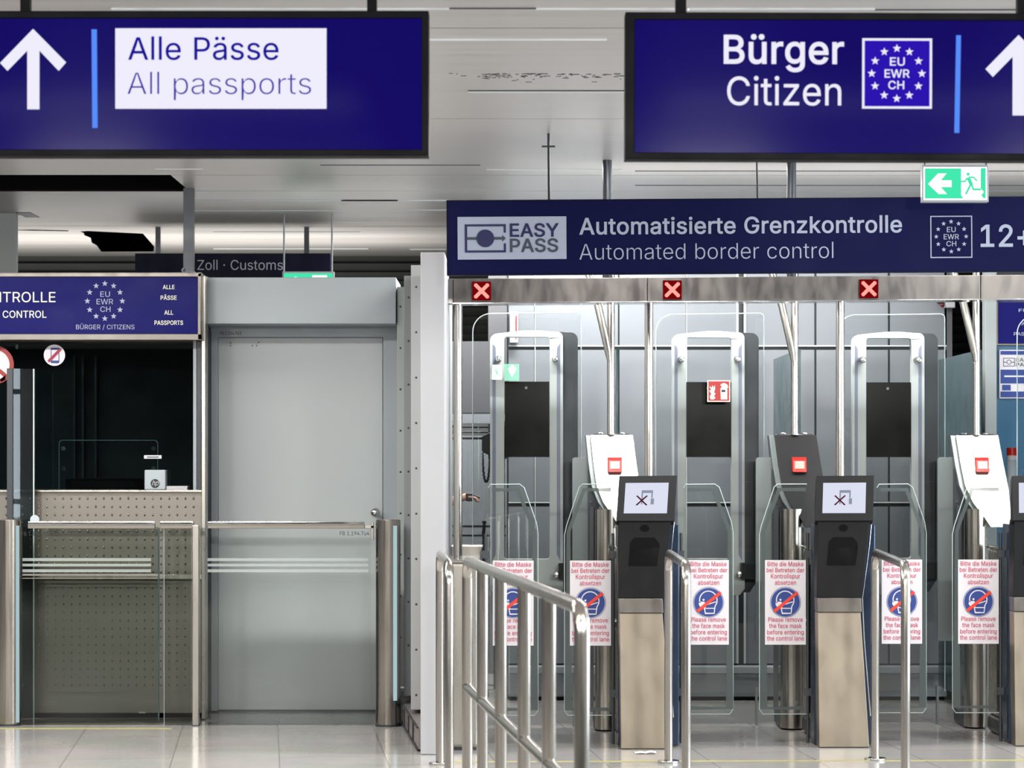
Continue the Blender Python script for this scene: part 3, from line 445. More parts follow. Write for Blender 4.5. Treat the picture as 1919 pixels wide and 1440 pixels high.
# gate wall behind the lanes: grey panels with joints, a light ledge at its foot
WD = 16.3
wl = MB(); wj = MB(); wg = MB()
rows = [(560 - 175, 647), (656, 940), (950, 1244)]
cols = [(953, 1001), (1004, 1158), (1161, 1285), (1288, 1384), (1394, 1526), (1530, 1664), (1668, 1774)]
for r0, r1 in rows:
    for c0, c1 in cols: wl.pbox(c0, c1, r0, r1, WD, 0.03)
for py in (648.5, 942): wg.pbox(953, 1774, py - 1.2, py + 1.2, WD - 0.004, 0.01)
back_wall = struct(wl.build('wall_back', 'wallgrey'))
wj.pbox(950, 1776, 380, 1311, WD + 0.02, 0.06)
struct(wj.build('wall_back_joint', 'joint'))
wg.pbox(1002, 1003.5, 385, 1244, WD - 0.003, 0.006).pbox(1286, 1287.5, 385, 1244, WD - 0.003, 0.006)
wg.pbox(1380, 1384, 385, 1244, WD - 0.006, 0.01).pbox(1394, 1398, 385, 1244, WD - 0.006, 0.01)
struct(wg.build('trim_1', 'jointlight'))
lg = MB().pbox(953, 1774, 1250, 1263, WD - 0.10, 0.12)
struct(lg.build('trim_2', 'headgrey', bevel=0.004))
lg = MB().pbox(953, 1774, 1264, 1306, WD - 0.06, 0.08)
struct(lg.build('baseboard_back', 'framegrey'))
# a lit white strip lamp at the wall's left end
t = thing('wall_strip_lamp', 'narrow white strip lamp with a red line on the left end of the gate wall', 'lamp', P(963, 640, WD - 0.06))
MB().pbox(955, 971, 584, 643, WD - 0.06, 0.05).build('lamp_body', 'whitepaint', t, 0.004)
MB().pbox(966.5, 968.5, 592, 634, WD - 0.066, 0.008).build('red_line', 'sign_red', t, label='thin red line')

# grey wall at the left behind the lanes, with the dark bars of a barrier
bd = 18.3
w = MB().pbox(700, 1100, 776, 1311, bd, 0.05)
struct(w.build('wall_left', 'wallgrey'))
w = MB().pbox(700, 1100, 640, 774, bd, 0.05).pbox(915, 1100, 380, 640, bd, 0.05)
struct(w.build('wall_left_upper', 'walldark'))
# right: dark passage
w = MB().box(2.75, 2.8, 16.3, 20.5, 0, 3.15).box(X(1868, 17.5), 6, 17.5, 17.55, 0, 3.15)
struct(w.build('wall_right', 'walldark'))

# freestanding grey door wall at the left
DD = 15.45
w = MB().pprism([(385, 560), (745, 560), (745, 1333), (718, 1333), (718, 632), (408, 632), (408, 1333), (385, 1333)], DD, 0.35)
struct(w.build('wall_door', 'framegrey', bevel=0.003))
w = MB().pbox(384, 742, 520, 607, DD - 0.28, 0.28 + 0.35)
struct(w.build('wall_header', 'headgrey', bevel=0.004))
door = MB().pbox(409, 717, 633, 1331, DD + 0.05, 0.05).build('door_1', 'doorgrey', bevel=0.003)
struct(door)
dm = MB()
for x, y in [(432, 643), (432, 648), (473, 648), (481, 648), (485, 642)]: dm.cyl(P(x, y, DD + 0.046), P(x, y, DD + 0.055), 0.004, n=10)
dm.build('screw_hole', 'ink', door)
letter(door, 'door_number', 'ink', 'FB 1.194.T03', 412, 452, 628, 6, DD - 0.002, 4)
k = MB().cyl(P(703, 961, DD + 0.05), P(703, 961, DD - 0.02), 0.012).ball(P(703, 961, DD - 0.04), 0.029, 16, (1, 0.8, 1))
k.build('door_knob', 'chrome', door)
MB().pbox(409, 717, 1331.5, 1338, DD + 0.03, 0.1).build('door_sill', 'darkmetal', door)

# stepped columns running from the door wall to the white end panel, on a tiled plinth
def step(name, mat, px0, ptop, d, d1, rivx, riv0, gap, pbot):
    o = struct(MB().box(X(px0, d), X(826, 13.2), d, d1, Z(pbot, d), Z(ptop, d)).build(name, mat, bevel=0.003))
    r = MB(); py = riv0
    while py < pbot - 15: r.ball(P(rivx, py, d), 0.0065, 8, (1, 0.6, 1)); py += gap
    r.build('rivet', 'darkmetal', o)
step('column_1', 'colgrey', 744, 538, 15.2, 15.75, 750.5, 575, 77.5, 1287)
step('column_2', 'colshade', 757, 517, 14.75, 15.2, 765.5, 558, 81.5, 1305)
step('column_3', 'colhalfshade', 770, 497, 14.1, 14.75, 780, 538, 85, 1331)
wp = struct(MB().pbox(788, 834, 473, 1415, 13.2, 0.8).build('wall_end', 'whitepaint', bevel=0.006))
pl = MB()
poly = [(X(744, 15.25), 15.25), (X(784, 13.35), 13.35), (X(826, 13.35), 13.35), (X(826, 13.35), 15.7), (X(744, 15.25), 15.7)]
pz = 0.125
k = len(poly)
pl.add([(a, c, 0.012) for a, c in poly] + [(a, c, pz) for a, c in poly], [tuple(range(k)), tuple(range(k, 2 * k))] + [(i, (i + 1) % k, k + (i + 1) % k, k + i) for i in range(k)])
po = struct(pl.build('baseboard_left', 'tile_red'))
q = MB(); a, c = Vector((poly[0][0] - 0.004, poly[0][1], 0)), Vector((poly[1][0] - 0.004, poly[1][1], 0))
for z in (0.012, pz): q.tube([a + Vector((0, 0, z)), c + Vector((0, 0, z))], 0.006, 6)
for f in (0.2, 0.4, 0.6, 0.8): p = a.lerp(c, f); q.tube([p + Vector((0, 0, 0.01)), p + Vector((0, 0, pz))], 0.004, 6)
q.build('tile_joint', 'ink', po)

# pale column at the far left, under the ceiling
struct(MB().pbox(-60, 31, 398, 1311, 16.8, 0.06).build('column_4', 'colgrey', bevel=0.01))

# daylight: a tall window wall on the right of the hall, out of the picture
w = MB().box(6.0, 6.2, -3, 17.5, 0, 0.5).box(6.0, 6.2, -3, 17.5, 2.9, CEIL).box(6.0, 6.2, -3, 7.8, 0.5, 2.9).box(6.0, 6.2, 14.0, 17.5, 0.5, 2.9)
for y in (8.9, 10.0, 11.1, 12.2, 13.2): w.box(6.0, 6.2, y, y + 0.07, 0.5, 2.9)
for z in (1.1, 2.2): w.box(6.02, 6.18, 7.8, 14.0, z, z + 0.05)
struct(w.build('window_1', 'framegrey'))
struct(MB().box(-8.2, -8, -3, 24, 0, CEIL).build('wall_side', 'walldark'))
struct(MB().box(-9, 9, -3.2, -3, 0, CEIL).build('wall_rear', 'rear'))

# ================================================================== OVERHEAD LIT SIGNS (near)
ND = 8.57
def arrow_up(ax, top):                  # pixel outline of the white arrow: apex (ax, top)
    return [(ax, top), (ax + 62, top + 63), (ax + 48, top + 79), (ax + 12, top + 41), (ax + 12, top + 151), (ax - 11, top + 151), (ax - 11, top + 41), (ax - 48, top + 79), (ax - 62, top + 64)]
t = thing('overhead_sign', 'large lit blue hanging sign reading Alle Pässe All passports on a white field', 'sign', P(400, 20, ND), 'large lit overhead signs')
MB().pprism(rect(-330, 803.5, 20, 292), ND, 0.09, [rect(-314, 790, 34, 280)]).build('sign_case', 'signcase', t, 0.003)
MB().pbox(-315, 791, 33, 281, ND + 0.008, 0.07).build('lit_screen', 'led_blue', t)
MB().face(arrow_up(62, 54), ND + 0.006).build('arrow', 'led_white', t)
MB().face([(171.5, 55), (181.5, 55), (183, 240), (173, 240)], ND + 0.006).build('divider_bar', 'led_bar', t)
MB().face(rect(216, 612, 53, 204), ND + 0.005).build('white_field', 'led_white', t)
letter(t, 'lettering', 'led_ink', 'Alle Pässe', 240, 522, 112, 42, ND + 0.003, 3)
letter(t, 'lettering', 'led_ink_light', 'All passports', 239, 583, 177, 41.5, ND + 0.003, -10)
for px in (44, 696): MB().box(X(px - 9, ND), X(px + 9, ND), ND + 0.025, ND + 0.06, Z(21, ND), CEIL).build('hanger_pole', 'signcase', t)
t = thing('overhead_sign', 'large lit blue hanging sign reading Bürger Citizen beside a starred emblem', 'sign', P(1400, 23, ND), 'large lit overhead signs')
MB().pprism(rect(1172, 2060, 23, 299), ND, 0.09, [rect(1190, 2046, 37, 286)]).build('sign_case', 'signcase', t, 0.003)
MB().pbox(1189, 2047, 36, 287, ND + 0.008, 0.07).build('lit_screen', 'led_blue', t)
letter(t, 'lettering', 'led_white', 'Bürger', 1356.5, 1582, 118.5, 52, ND + 0.005, 13)
letter(t, 'lettering', 'led_white', 'Citizen', 1363, 1577, 197, 53, ND + 0.005, 2)
em = MB().face(rect(1620, 1743, 75, 199), ND + 0.006).build('emblem', 'led_blue_bright', t)
MB().face(rect(1616, 1747, 71, 203), ND + 0.005, [rect(1620.5, 1742.5, 75.5, 198.5)]).build('border', 'led_white', em)
star_ring(MB(), 1681, 137, 47, 8.2, ND + 0.004).build('star', 'led_white', em)
letter(em, 'emblem_lettering', 'led_white', 'EU', 1668, 1696, 122, 15, ND + 0.004, 12); letter(em, 'emblem_lettering', 'led_white', 'EWR', 1658, 1705, 144.5, 15, ND + 0.004, 12); letter(em, 'emblem_lettering', 'led_white', 'CH', 1665, 1695, 166, 15, ND + 0.004, 12)
MB().face([(1792, 65), (1801, 65), (1798.5, 248), (1789, 248)], ND + 0.006).build('divider_bar', 'led_bar', t)
MB().face(arrow_up(1909, 64), ND + 0.006).build('arrow', 'led_white', t)
for px in (1277, 1920): MB().box(X(px - 10, ND), X(px + 10, ND), ND + 0.025, ND + 0.06, Z(24, ND), CEIL).build('hanger_pole', 'signcase', t)
t.rotation_euler = (0, 0.003, 0)

# ================================================================== AUTOMATED GATE SIGN (navy, unlit)
SD = 12.75
t = thing('gate_sign', 'long navy unlit sign above the gates reading Automatisierte Grenzkontrolle', 'sign', P(838, 516, SD))
MB().pbox(838, 2080, 376, 516, SD, 0.06).build('sign_board', 'navy', t, 0.002)
q = MB().pprism(rect(837.5, 2081, 375.5, 516.5), SD - 0.002, 0.01, [rect(839.5, 2079, 377.5, 514.5)]); q.build('sign_rim', 'navydark', t)
E1, E2 = SD - 0.003, SD - 0.005
lp = MB().face(rect(858, 1062, 407, 487), E1).build('logo_panel', 'pale', t)
q = MB(); q.face([(871.5, 421), (948.5, 421), (948.5, 437), (944.5, 437), (944.5, 425), (876, 425), (876, 470), (944.5, 470), (944.5, 457), (948.5, 457), (948.5, 474), (871.5, 474)], E2)
q.face(circ(910, 447.5, 16.6), E2 - 0.001); q.build('logo_outline', 'navyink', lp)
q = MB(); q.face([(876, 445), (941.5, 445), (941.5, 441), (948.5, 447.5), (941.5, 454), (941.5, 450), (876, 450)], E2); q.build('logo_arrow', 'slate', lp)
letter(lp, 'lettering', 'navyink', 'EASY', 956, 1048, 444.5, 24, E2, 16)
letter(lp, 'lettering', 'slate', 'PASS', 956, 1046.5, 473, 24, E2, 16)
letter(t, 'lettering', 'pale', 'Automatisierte Grenzkontrolle', 1086, 1691, 441, 30, E1, 13)
letter(t, 'lettering', 'pale', 'Automated border control', 1086, 1562, 489, 30, E1, -8)
em = MB().face(rect(1744, 1822.5, 411, 490), E1, [rect(1746, 1820.5, 413, 488)]).build('emblem', 'pale', t)
star_ring(MB(), 1783, 450, 28, 4.6, E1).build('star', 'pale', em)
letter(em, 'emblem_lettering', 'pale', 'EU', 1775, 1791.5, 441.5, 9.5, E1, 6); letter(em, 'emblem_lettering', 'pale', 'EWR', 1769, 1797.5, 455, 9.5, E1, 6); letter(em, 'emblem_lettering', 'pale', 'CH', 1774, 1792.5, 468, 9.5, E1, 6)
letter(t, 'lettering', 'pale', '12+', 1838, 1934, 469, 40, E1, 12)
q = MB().cyl(P(1030, 377, SD + 0.03), Vector((X(1030, SD), SD + 0.03, CEIL)), 0.0065, n=10); q.box(X(1017, SD), X(1042, SD), SD + 0.025, SD + 0.035, Z(276, SD), Z(273, SD))
q.build('hanger_rod', 'ink', t)
MB().cyl(P(1420, 377, SD + 0.03), Vector((X(1420, SD), SD + 0.03, CEIL)), 0.005, n=10).build('hanger_rod', 'ink', t)
t.rotation_euler = (0, -0.0068, 0)

# ---- lit green exit signs
def runner(mb, x0, y0, s, d):           # running figure in a doorway; x0,y0 top-left, s = pixels per unit (height 10)
    f = lambda l: [(x0 + a * s, y0 + c * s) for a, c in l]
    mb.face([(x0 + 2.45 * s + 0.52 * s * math.cos(a), y0 + 1.7 * s + 0.52 * s * math.sin(a)) for a in [2 * PI * i / 16 for i in range(16)]], d)
    mb.face(f(stroke([(2.5, 2.95), (3.15, 4.3), (3.55, 5.3)], 1.15)), d)
    mb.face(f(stroke([(2.3, 2.9), (1.35, 4.15), (0.05, 4.15)], 0.45)), d)
    mb.face(f(stroke([(2.6, 2.7), (4.4, 2.8), (5.4, 4.0)], 0.45)), d)
    mb.face(f(stroke([(3.4, 5.0), (2.6, 6.6), (1.7, 8.4)], 0.6)), d)
    mb.face(f(stroke([(3.6, 5.0), (4.2, 6.8), (6.8, 6.8)], 0.6)), d)
    return mb
XD = 12.45
t = thing('exit_sign', 'lit green emergency exit sign with left arrow hanging in front of the long navy sign', 'exit sign', P(1790, 379, XD))
MB().pbox(1728, 1853, 309, 379, XD, 0.05).build('sign_case', 'exit_case', t, 0.003)
MB().pbox(1730.5, 1850, 313, 375, XD - 0.006, 0.004).build('white_panel', 'exit_white', t)
q = MB().face([(1733.5, 316), (1801, 316), (1801, 366), (1805, 372), (1733.5, 372)], XD - 0.009)
q.face([(1838, 315.5), (1847, 315), (1847, 371.5), (1843, 371.5), (1839, 366), (1844, 360), (1838, 353)], XD - 0.009)
q.build('green_field', 'exit_green', t)
MB().face([(1739, 345), (1758, 325), (1774, 325), (1763.5, 338), (1783.5, 338), (1783.5, 351), (1763.5, 351), (1775, 364), (1759, 364)], XD - 0.011).build('arrow', 'exit_white', t)
runner(MB(), 1800.5, 317, 5.6, XD - 0.010).build('running_figure', 'exit_green', t)
for px in (1733, 1848): MB().cyl(P(px, 310, XD + 0.025), Vector((X(px, XD), XD + 0.025, CEIL)), 0.004, n=8).build('hanger_wire', 'tube_dark', t)
XD = 16.9
t = thing('exit_sign', 'small green exit sign on two thin wires half hidden above the grey door header', 'exit sign', P(577, 560, XD))
MB().pbox(529, 626, 509, 566, XD, 0.05).build('sign_case', 'whitepaint', t, 0.002)
MB().pbox(532, 623, 512.5, 563, XD - 0.006, 0.004).build('green_field', 'exit_green', t)
q = MB().face([(533, 540), (552, 519), (556, 519), (556, 562), (550, 562)], XD - 0.009); q.build('arrow', 'exit_white', t); MB().face(rect(585, 613, 516, 562), XD - 0.009).build('door_field', 'exit_white', t)
for px in (532, 622): MB().cyl(P(px, 510, XD + 0.02), Vector((X(px, XD), XD + 0.02, CEIL)), 0.006, n=8).build('hanger_wire', 'framegrey', t)

# ---- customs sign
ZD = 17.8
t = thing('customs_sign', 'dark navy sign reading Zoll Customs hanging behind the grey door header', 'sign', P(436, 545, ZD))
MB().pbox(253, 619, 475, 549, ZD, 0.08).build('sign_board', 'navydark', t, 0.003)
letter(t, 'lettering', 'paledim', 'Zoll · Customs', 370, 530, 506, 18.5, ZD - 0.004, -4)
for px in (295, 574): MB().box(X(px - 4.5, ZD), X(px + 4.5, ZD), ZD + 0.02, ZD + 0.05, Z(476, ZD), CEIL).build('hanger_pole', 'tube_dark', t)

# ================================================================== PASSPORT BOOTH (left)
BD = 15.05
t = thing('passport_booth', 'passport control booth with dimpled steel front, dark glass and blue sign above', 'booth', (X(180, BD), BD, 0))
L = -260                                               # the booth runs on past the left edge of the picture
zb = HY + EYE * F / BD                                 # pixel row of the floor at the booth front
fr = MB().pbox(L, 379, 921, 1077, BD, 0.04)
q = fr; q.mi = 1
for j in range(10):
    y = 934.5 + 15.3 * j
    for i in range(-18, 20): q.ball(P(72.5 + 15.28 * i, y, BD), 0.0085, 8, (0.75, 0.9, 1.15))
q.build('upper_panel', 'panelsteel', t, mat2='dimple')
MB().pbox(L, 379, 1077, 1086, BD - 0.02, 0.1).build('ledge', 'steel', t, 0.002)
LD = BD + 0.06
q = MB().pbox(L, 379, 1085, 1298, LD, 0.04); q.mi = 1
for j in range(13):
    y = 1103 + 15.15 * j
    for i in range(-18, 20): q.ball(P(73.5 + 15.2 * i, y, LD), 0.0062, 8, (0.75, 0.9, 1.15))
q.build('lower_panel', 'panelsteel', t, mat2='dimple')
q = MB().pbox(L, 379, 1297, 1346, LD + 0.01, 0.05).box(X(L, LD), X(379, LD), LD + 0.01, LD + 0.06, 0, 0.03); pp = q.build('plinth', 'panelsteel', t)
MB().pbox(260, 272, 1334.5, 1337.5, LD + 0.004, 0.006).build('plinth_tag', 'jointlight', pp)
MB().pbox(L, 379, 919, 923, BD - 0.03, 0.75).build('counter_top', 'steel', t, 0.002)
# sign band above the window
SB = BD - 0.08
MB().pbox(L, 371, 519, 628, SB, 0.3).build('sign_face', 'booth_blue', t)
q = MB().pbox(L, 377, 512, 519, SB - 0.015, 0.33).pbox(L, 377, 626, 637, SB - 0.015, 0.33).pbox(370.5, 377, 512, 637, SB - 0.015, 0.33)
q.build('sign_frame', 'beamsteel', t, 0.003)
E1 = SB - 0.002
letter(t, 'lettering', 'booth_print', 'KONTROLLE', -52, 104, 566.5, 19, E1, 2); letter(t, 'lettering', 'booth_print', 'CONTROL', 5, 87, 595.7, 13, E1, 5)
em = star_ring(MB(), 196.5, 564.5, 32.8, 5.8, E1).build('emblem', 'pale', t)
letter(em, 'emblem_lettering', 'pale', 'EU', 188, 206, 556.5, 10, E1); letter(em, 'emblem_lettering', 'pale', 'EWR', 181, 212, 570.5, 10, E1); letter(em, 'emblem_lettering', 'pale', 'CH', 188, 207, 584.7, 10, E1); letter(em, 'emblem_lettering', 'pale', 'BÜRGER / CITIZENS', 142.5, 252, 617.3, 8.5, E1)
letter(t, 'lettering', 'booth_print', 'ALLE', 305, 327, 542, 7.6, E1, 10); letter(t, 'lettering', 'booth_print', 'PÄSSE', 301, 331, 562, 7.6, E1, 10); letter(t, 'lettering', 'booth_print', 'ALL', 308, 324.5, 589.8, 7.8, E1, 10); letter(t, 'lettering', 'booth_print', 'PASSPORTS', 289.5, 343, 609, 7.8, E1, 10)
# posts, window, cabin
MB().pbox(377.5, 385, 517, zb, BD - 0.04, 0.12).build('corner_post', 'steel', t, 0.003)
MB().pbox(362, 368, 637, 920, BD + 0.03, 0.03).build('window_edge', 'framegrey', t)
MB().pbox(369, 377, 637, 920, BD + 0.02, 0.06).build('window_jamb', 'darkmetal', t)
MB().box(X(L, BD), X(363, BD), BD + 0.175, BD + 0.187, Z(921, BD), Z(636, BD)).build('window_glass', 'glass_booth', t)
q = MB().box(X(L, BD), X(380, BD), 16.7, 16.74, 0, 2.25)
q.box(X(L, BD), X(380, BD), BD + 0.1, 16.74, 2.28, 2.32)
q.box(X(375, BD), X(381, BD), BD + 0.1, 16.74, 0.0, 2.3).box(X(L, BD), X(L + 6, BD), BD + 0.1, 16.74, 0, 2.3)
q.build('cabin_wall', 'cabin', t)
q = MB()
for px in (136, 152, 176): q.box(X(px, 16.6), X(px + 4, 16.6), 16.62, 16.7, 1.2, 2.2)
q.build('cabin_rib', 'darkmetal', t)
# speech shield with four standoffs inside the window
sh = MB().pprism(rrect(110, 296, 825, 930, 7), BD + 0.20, 0.008).build('speech_shield', 'glass', t)
q = MB().pprism(rrect(110, 296, 825, 930, 7), BD + 0.198, 0.012, [rrect(111, 295, 826, 929, 6.4)]); q.build('shield_edge', 'edge', sh)
for x in (118.5, 287.5):
    for y in (841, 878): MB().cyl(P(x, y, BD + 0.19), P(x, y, BD + 0.23), 0.0135, n=14).build('standoff', 'chrome', sh)
# round no-phone sticker and the warning disc at the left
def disc(mb, cx, cy, r, d): return mb.face(circ(cx, cy, r), d)
sg = disc(MB(), 102, 666, 20, BD + 0.04).build('no_phone_sticker', 'paper', t, label='round white sticker with a struck-out phone')
q = MB().face(rrect(95, 111, 652, 681, 2), BD + 0.038, [rect(96.4, 109.6, 656, 676)]); q.build('phone', 'print_blue', sg)
MB().face(stroke([(90.5, 678), (113.5, 654.5)], 5.2), BD + 0.036).build('slash', 'maroon', sg)
sg = disc(MB(), -10, 684, 36, BD + 0.04).build('warning_sticker', 'paper', t, label='round white sticker with a red ring, cut by the picture edge')
q = MB().face(circ(-10, 684, 36, 40), BD + 0.038, [circ(-10, 684, 28, 40)]).face([(-2, 690), (11, 700), (10, 712), (2, 716), (0, 712), (6, 706), (-4, 697)], BD + 0.038); q.build('red_ring', 'sign_red', sg)
# ceiling pole beside the booth
t = thing('ceiling_pole', 'dark grey square pole from the ceiling down to the end of the blue booth sign', 'pole', P(353, 515, 15.3))
MB().box(X(343.5, 15.3), X(362.5, 15.3), 15.3, 15.36, Z(516, 15.3), CEIL).build('pole', 'tube_dark', t)
MB().tube([P(344, 503, 15.28), P(341, 506, 15.26), P(343, 512, 15.24), P(352, 509, 15.2), P(366, 511, 15.18)], 0.005, 6).build('cable', 'whitepaint', t)

# things on the booth counter
CT = Z(919, BD)
t = thing('card_printer', 'small silver grey box with a round black emblem standing on the booth counter', 'printer', (X(291, BD + 0.09), BD + 0.09, CT))
MB().box(X(271.5, BD + 0.09), X(311, BD + 0.09), BD + 0.07, BD + 0.155, CT + 0.001, Z(881, BD + 0.09)).build('body', 'plasticgrey', t, 0.006)
e = disc(MB(), 290.5, 906.5, 8.3, BD + 0.067).build('emblem', 'ink', t)
letter(e, 'emblem_lettering', 'jointlight', 'hp', 284.8, 296, 910, 9.5, BD + 0.065, -2, 0.28)
t = thing('paper_stack', 'low stack of white forms on the booth counter right of the silver box', 'papers', (X(332, BD + 0.09), BD + 0.09, CT))
q = MB()
for i in range(5): q.box(X(312.5 + (i % 2) * 0.6, BD + 0.09), X(352 - (i % 3) * 0.5, BD + 0.09), BD + 0.07, BD + 0.25, CT + 0.001 + i * 0.0046, CT + 0.0046 + i * 0.0046)
q.build('sheet', 'paper', t)
t = thing('document_tray', 'low wide black document reader on the booth counter left of the silver box', 'reader', (X(199, BD + 0.3), BD + 0.3, CT))
MB().box(X(127, BD + 0.3), X(270, BD + 0.3), BD + 0.21, BD + 0.5, CT + 0.001, Z(897, BD + 0.3)).build('body', 'deepblack', t, 0.01)
MB().box(X(140, BD + 0.3), X(256, BD + 0.3), BD + 0.204, BD + 0.214, CT + 0.015, Z(902, BD + 0.3)).build('front_slot', 'blackgloss', t)
t = thing('name_plate', 'small white name plate with a dark strip fixed on the booth speech shield', 'plate', P(286, 857, BD + 0.155))
MB().pbox(270, 302.5, 853.5, 860, BD + 0.166, 0.008).build('plate', 'paper', t)
MB().pbox(275.5, 297.5, 856, 858, BD + 0.164, 0.003).build('dark_strip', 'slate', t)

# reflective glass leaf standing ajar at the left with a steel stile
GD = 14.86
t = thing('glass_screen', 'narrow mirror-like glass screen with a steel stile standing left of the booth counter', 'glass screen', (X(36, GD), GD, 0))
q = MB(); a = Vector((X(25, GD), GD + 0.0, 0)); c = Vector((X(58.5, GD), GD + 0.067, 0))
nrm = Vector((c.y - a.y, -(c.x - a.x), 0)).normalized() * 0.006
zt = Z(691, GD)
q.hexa([(a.x, a.y, 0.02), (c.x, c.y, 0.02), (c.x, c.y, zt), (a.x, a.y, zt)], [(a.x - nrm.x, a.y - nrm.y, 0.02), (c.x - nrm.x, c.y - nrm.y, 0.02), (c.x - nrm.x, c.y - nrm.y, zt), (a.x - nrm.x, a.y - nrm.y, zt)])
q.build('pane', 'glass_mirror', t)
MB().box(X(14, GD), X(25, GD), GD - 0.02, GD + 0.03, 0.0, zt).build('stile', 'darkmetal', t, 0.002)
MB().box(c.x, c.x + 0.006, GD + 0.058, GD + 0.076, 0.0, zt).build('glass_edge', 'edge', t)

# ---- glass barrier in front of the booth and door
PD = 14.63
def bollard(px, lab, strip):
    d = PD if px < 300 else PD - 0.04
    t = thing('barrier_post', lab, 'post', (X(px, d), d + 0.07, 0), 'steel barrier posts')
    r = 23.5 * d / F; x = X(px, d); y = d + 0.075; zt = Z(976, d)
    MB().cyl((x, y, 0.012), (x, y, zt), r, n=48).build('column', 'cyl', t)
    q = MB().cyl((x, y, 0), (x, y, 0.012), r + 0.003, n=40); q.build('base_ring', 'darkmetal', t)
    MB().cyl((x, y, zt), (x, y, zt + 0.004), r - 0.004, n=40).build('cap', 'steel', t)
    a = math.radians(-52 if strip else -34); c = Vector((x + r * math.cos(a), y + r * math.sin(a), 0)); w = 0.014
    MB().cyl(c + Vector((-0.004, 0.004, 0.15 if strip else 0.02)), c + Vector((-0.004, 0.004, zt - 0.03)), w, n=12).build('bright_streak', 'cyan_strip', t, label='pale glowing streak')  # pale streak down the post, its brightness given as emission
    if strip: MB().cyl(c + Vector((-0.004, 0.004, 0.014)), c + Vector((-0.004, 0.004, 0.15)), 0.014, n=10).build('hinge_socket', 'darkmetal', t)
    return t
bollard(11, 'round steel barrier post at the left edge in front of the booth', False)
bollard(726, 'round steel barrier post with a socket at its foot beside the grey door', True)
def leaf(lab, x0, x1, rx0, rx1, y0=984.5, bot=1352, stripes=None, matg='glass'):
    t = thing('barrier_gate', lab, 'gate', (X((x0 + x1) / 2, PD), PD + 0.07, 0), 'glass swing gates of the booth barrier')
    d = PD + 0.07
    MB().pbox(x0, x1, 988, bot, d, 0.01).build('pane', matg, t)
    q = MB().pbox(rx0, rx1, 978, 983.5, d - 0.02, 0.05); q.build('top_rail', 'chrome', t, 0.004)
    MB().pbox(rx0, rx1, 983.5, 991, d - 0.012, 0.034).build('rail_channel', 'panelsteel', t, 0.002)
    if stripes:
        q = MB()
        for a, c in ((1046.5, 1052), (1057, 1062), (1067.5, 1073)): q.face(rect(stripes[0], stripes[1], a, c), d - 0.002)
        q.build('frosted_stripe', 'film', t)
    return t
g = leaf('wide glass gate with steel top rail and frosted stripes in front of the booth', 41, 298, 52, 290, stripes=(42, 283), matg='glass_dim')
MB().pbox(296, 298.5, 990, 1352, PD + 0.068, 0.012).build('glass_edge', 'edge_dark', g)
letter(g, 'door_number', 'ink', 'FB 1.194.T05', 40, 95, 1004, 7, PD + 0.066, 3)
MB().pbox(42, 296, 1076, 1079.5, PD + 0.066, 0.012).pbox(42, 296, 1083.5, 1085, PD + 0.066, 0.012).build('cross_rail', 'panelsteel', g)
q = MB().cyl(P(65, 974, PD + 0.06), P(65, 974, PD + 0.1), 0.026, n=20); q.build('hinge_cap', 'plasticgrey', g)
g = leaf('short glass panel with a steel end post between the booth gate and the door gate', 307, 358, 300, 362, bot=1362, matg='glass_dim')
MB().pbox(307, 308, 990, 1362, PD + 0.069, 0.012).build('glass_edge', 'framegrey', g)
MB().box(X(359, PD), X(371, PD), PD + 0.03, PD + 0.1, 0.0, Z(985, PD)).build('post', 'steel', g, 0.003)
q = MB().box(X(357.5, PD), X(371, PD), PD + 0.02, PD + 0.11, 0.0, 0.006); q.build('foot', 'darkmetal', g)
g = leaf('glass gate with steel top rail across the grey door', 383, 694, 389, 683, bot=1356, stripes=(389, 690))
q = MB().pbox(683, 700.5, 985, 991, PD + 0.062, 0.02).pbox(694.5, 700.5, 978, 1012, PD + 0.062, 0.02); q.build('hinge_clamp', 'steel', g, 0.003)
letter(g, 'door_number', 'ink', 'FB 1.194.Tu4', 637, 692, 1003.5, 7, PD + 0.066, 3)

# ================================================================== AUTOMATED GATE LANES
LX, LY = 1.05, 0.07                      # from lane to lane
# ---- overhead beam
t = thing('gate_beam', 'long brushed steel beam across the gate lanes with red cross lane signals', 'beam', (X(857, 13.8), 13.8, 0))
def bq(px, top, y): return y - (px - 850) * (0.0068 if top else 0.0076)
def beam(px0, px1, name, mat='beamsteel', y0=522.5, y1=569.0, f=0.0, th=0.16):
    vs = []
    for px in (px0, px1):
        d = 13.8 + (px - 850) * 0.00019 + f
        for dd in (0, th):
            dp = d + dd
            for y, tp in ((bq(px, True, y0), True), (bq(px, False, y1), False)):
                p = P(px, y, d); vs.append(Vector((p.x, dp, p.z)))
    return MB().add(vs, [(0, 1, 5, 4), (2, 6, 7, 3), (0, 4, 6, 2), (1, 3, 7, 5), (0, 2, 3, 1), (4, 5, 7, 6)]).build(name, mat, t, 0.003)
beam(850, 1212.3, 'beam_segment'); beam(1213.5, 1837, 'beam_segment'); beam(1838, 1990, 'beam_segment')
beam(836, 849.5, 'end_cap', 'steel', f=0.01)
beam(848, 1990, 'lower_lip', 'chrome', 567.2, 570, f=-0.006, th=0.17)
